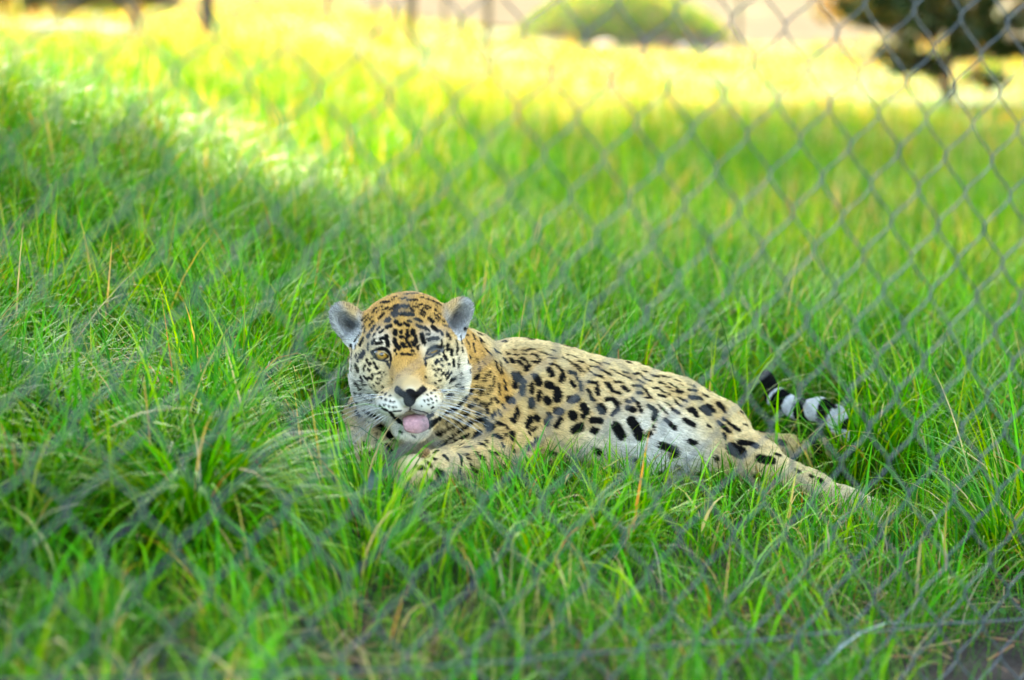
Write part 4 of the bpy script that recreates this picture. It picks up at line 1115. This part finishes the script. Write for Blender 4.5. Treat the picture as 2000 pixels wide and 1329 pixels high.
leafm = leaf_mat('tree_leaf', rough=.45, spec=.4, trans=.4)
def shrub(px, py, wid, hei, label, cols, seed):
    p = ground_at(px, py)
    root = bpy.data.objects.new('shrub', None); COL.objects.link(root); root.location = p
    tag(root, label, 'shrub')
    r = np.random.default_rng(seed)
    cl = []
    while len(cl) < 150:
        q = r.uniform(-1, 1, 3); q[2] = abs(q[2])
        n = np.linalg.norm(q)
        if .45 < n < .95: cl.append((q[0] * wid / 2, q[1] * wid / 2, .22 + q[2] * (hei - .22), r.uniform(.16, .3)))
    V, Q, C = leaf_cloud(cl, 90, .065, cols, seed=seed)
    link('foliage', mesh_np('shrub_foliage', V, [Q], C, smooth=False), leafm, root)
    wood = plain('shrub_wood', (.14, .085, .05), rough=.9, var=.3)
    parts = []
    for k in range(26):
        a = r.uniform(0, 6.28); b = r.uniform(.2, 1.0)
        parts.append(tube(smoothpath([(.25 * wid * b * math.cos(a), .25 * wid * b * math.sin(a), -.1), (.38 * wid * b * math.cos(a), .38 * wid * b * math.sin(a), .3 * hei), (.42 * wid * b * math.cos(a), .42 * wid * b * math.sin(a), .75 * hei)], 6), np.linspace(.03, .01, 6), 6))
    link('stem', mesh_np('shrub_stem', *join(parts)), wood, root)
def mound():
    p = ground_at(1225, 98)
    root = bpy.data.objects.new('grassy_mound', None); COL.objects.link(root); root.location = p
    tag(root, 'broad green mound with a brown earth foot at the edge of the yard', 'mound')
    r = np.random.default_rng(3)
    n1, n2 = 40, 14
    def hgt(x, y):
        q = np.sqrt((x / 2.15) ** 2 + ((y - 2.0) / 2.3) ** 2)
        return 1.05 * np.clip(1 - q ** 2.2, 0, None) * (1 + .10 * vnoise(x * 1.3, y * 1.3, 8))
    xs, ys = np.linspace(-2.2, 2.2, 44), np.linspace(-.4, 4.3, 40)
    X, Y = np.meshgrid(xs, ys); Z = hgt(X, Y) - .03
    i = np.arange(39)[:, None] * 44 + np.arange(43)[None]
    Q = np.stack([i, i + 1, i + 45, i + 44], -1).reshape(-1, 4)
    link('earth', mesh_np('mound_earth', np.stack([X, Y, Z], -1).reshape(-1, 3), [Q]), plain('mound_soil', (.10, .065, .035), rough=.95, var=.35, scale=3, bump=.5, bscale=20), root)
    N = 16000
    x = r.uniform(-2.1, 2.1, N); y = r.uniform(-.3, 4.2, N); h = hgt(x, y); k = h > .22 + .10 * vnoise(x * 2, y * 2, 4); x, y, h = x[k], y[k], h[k]; N = len(x)
    lot = blades(np.stack([x, y, h - .03], -1), r.uniform(.06, .16, N), r.uniform(.012, .024, N), r.uniform(0, 6.28, N), np.abs(r.normal(.2, .2, N)), np.abs(r.normal(.8, .4, N)), blade_colours(N, np.full(N, .30)), 3)
    o = pack('turf', [lot], grass_mat); o.parent = root; o['kind'] = 'stuff'
mound()
shrub(40, 36, 3.0, 1.3, 'straggly olive shrub beyond the bleached log', [(.12, .12, .03), (.16, .12, .05), (.08, .09, .03)], 4)
shrub(245, 30, 1.8, .8, 'small grey-brown shrub beside the tan post', [(.15, .12, .07), (.18, .13, .06), (.10, .09, .05)], 5)

def tree(name, base, height, trunk_r, crown, label, cat, cols, leaf, per, nclump, lean=(0, 0), seed=0, group=None, aspect=1.7, bare=.25, puff=(.14, .26), meshes=None, barkcol=(.12, .08, .055)):
    """tapered trunk with limbs; crown (dx, dy, z, rx, ry, rz) of leaf clumps"""
    r = np.random.default_rng(seed)
    root = bpy.data.objects.new(name, None); COL.objects.link(root); root.location = base
    tag(root, label, cat, group)
    if meshes is None:
        cx, cy, cz, rx, ry, rz = crown
        wood = bpy.data.materials.get('bark_%d' % seed) or plain('bark_%d' % seed, barkcol, rough=.92, var=.4, scale=8, bump=.8, bscale=25)
        top = np.array([lean[0], lean[1], height])
        sp = smoothpath([(0, 0, -.4), (0, 0, 0), tuple(top * np.array([.35, .35, .4])), tuple(top * np.array([.8, .8, .75])), tuple(top)], 16)
        parts = [tube(sp, trunk_r * np.interp(np.linspace(0, 1, 16), [0, .08, .2, 1], [1.35, 1.25, 1, .25]), 12)]
        cl = []
        while len(cl) < nclump:
            q = r.uniform(-1, 1, 3); n = np.linalg.norm(q)
            if bare < n < 1: cl.append((cx + q[0] * rx, cy + q[1] * ry, cz + q[2] * rz, r.uniform(*puff) * max(rx, rz)))
        for k in r.choice(nclump, min(nclump, 16), replace=False):
            e = np.array(cl[k][:3]); s = sp[int(np.clip(np.interp(e[2], sp[:, 2], np.arange(16)) - 2, 4, 13))]
            mid = (s + e) / 2 + np.array([0, 0, .12 * np.linalg.norm(e - s)])
            parts.append(tube(smoothpath([s, mid, e], 7), np.linspace(trunk_r * .38, trunk_r * .07, 7), 6))
        tm = mesh_np('tree_trunk', *join(parts)); tm.materials.append(wood)
        V, Q, C = leaf_cloud(cl, per, leaf, cols, seed=seed + 1, aspect=aspect)
        cm = mesh_np('tree_crown', V, [Q], C, smooth=False); cm.materials.append(leafm)
        meshes = (tm, cm)
    link('trunk', meshes[0], None, root); link('crown', meshes[1], None, root)
    return root, meshes

PINE = [(.018, .045, .010), (.028, .062, .012), (.014, .035, .010), (.030, .050, .010), (.12, .08, .02)]
b = ground_at(1850, 206)
tree('pine_tree', b, 3.2, .045, (.05, 0, 1.45, 1.25, 1.2, 1.25), 'dark young pine with low branches standing in the sunlit meadow', 'tree', PINE, .05, 75, 230, seed=11, puff=(.07, .16), aspect=3.6, bare=.1, barkcol=(.10, .06, .04))
b = ground_at(1768, 104)
tree('broadleaf_tree', b, 5.5, .17, (-.2, 0, 2.4, 2.0, 1.8, 2.1), 'tree with golden brown leaves behind the dark pine', 'tree', [(.28, .17, .03), (.34, .22, .04), (.20, .15, .03), (.18, .09, .025)], .10, 170, 70, seed=13, barkcol=(.16, .12, .10))

# big trees beside the enclosure; their crowns meet over the grass and keep the jaguar in the shade
SHADE = [(.04, .10, .012), (.055, .13, .014), (.03, .08, .012)]
crown = (2.4, 0, 7.6, 5.1, 4.3, 2.8)
r0, ms = tree('shade_tree', (-6.1, 9.0, float(G(-6.1, 9.0))), 9.0, .30, crown, 'tall spreading tree whose crown shades the jaguar, trunk beside the upright tussock', 'tree', SHADE, .30, 150, 150, lean=(1.6, 0), seed=17, group='trees shading the enclosure')
for x, y, rot, lab in ((4.9, 14.6, math.pi, 'tall spreading tree shading the tail end of the enclosure'), (6.2, 22.2, math.pi - .1, 'tall spreading tree farther along the meadow beside the dark pine'),
                       (-3.4, 9.6, -.1, None), (4.2, 10.2, math.pi + .2, None)):
    if lab is None: continue
    o, _ = tree('shade_tree', (x, y, float(G(x, y))), 9.0, .30, crown, lab, 'tree', SHADE, .30, 150, 150, lean=(1.6, 0), seed=17, group='trees shading the enclosure', meshes=ms)
    o.rotation_euler = (0, 0, rot)
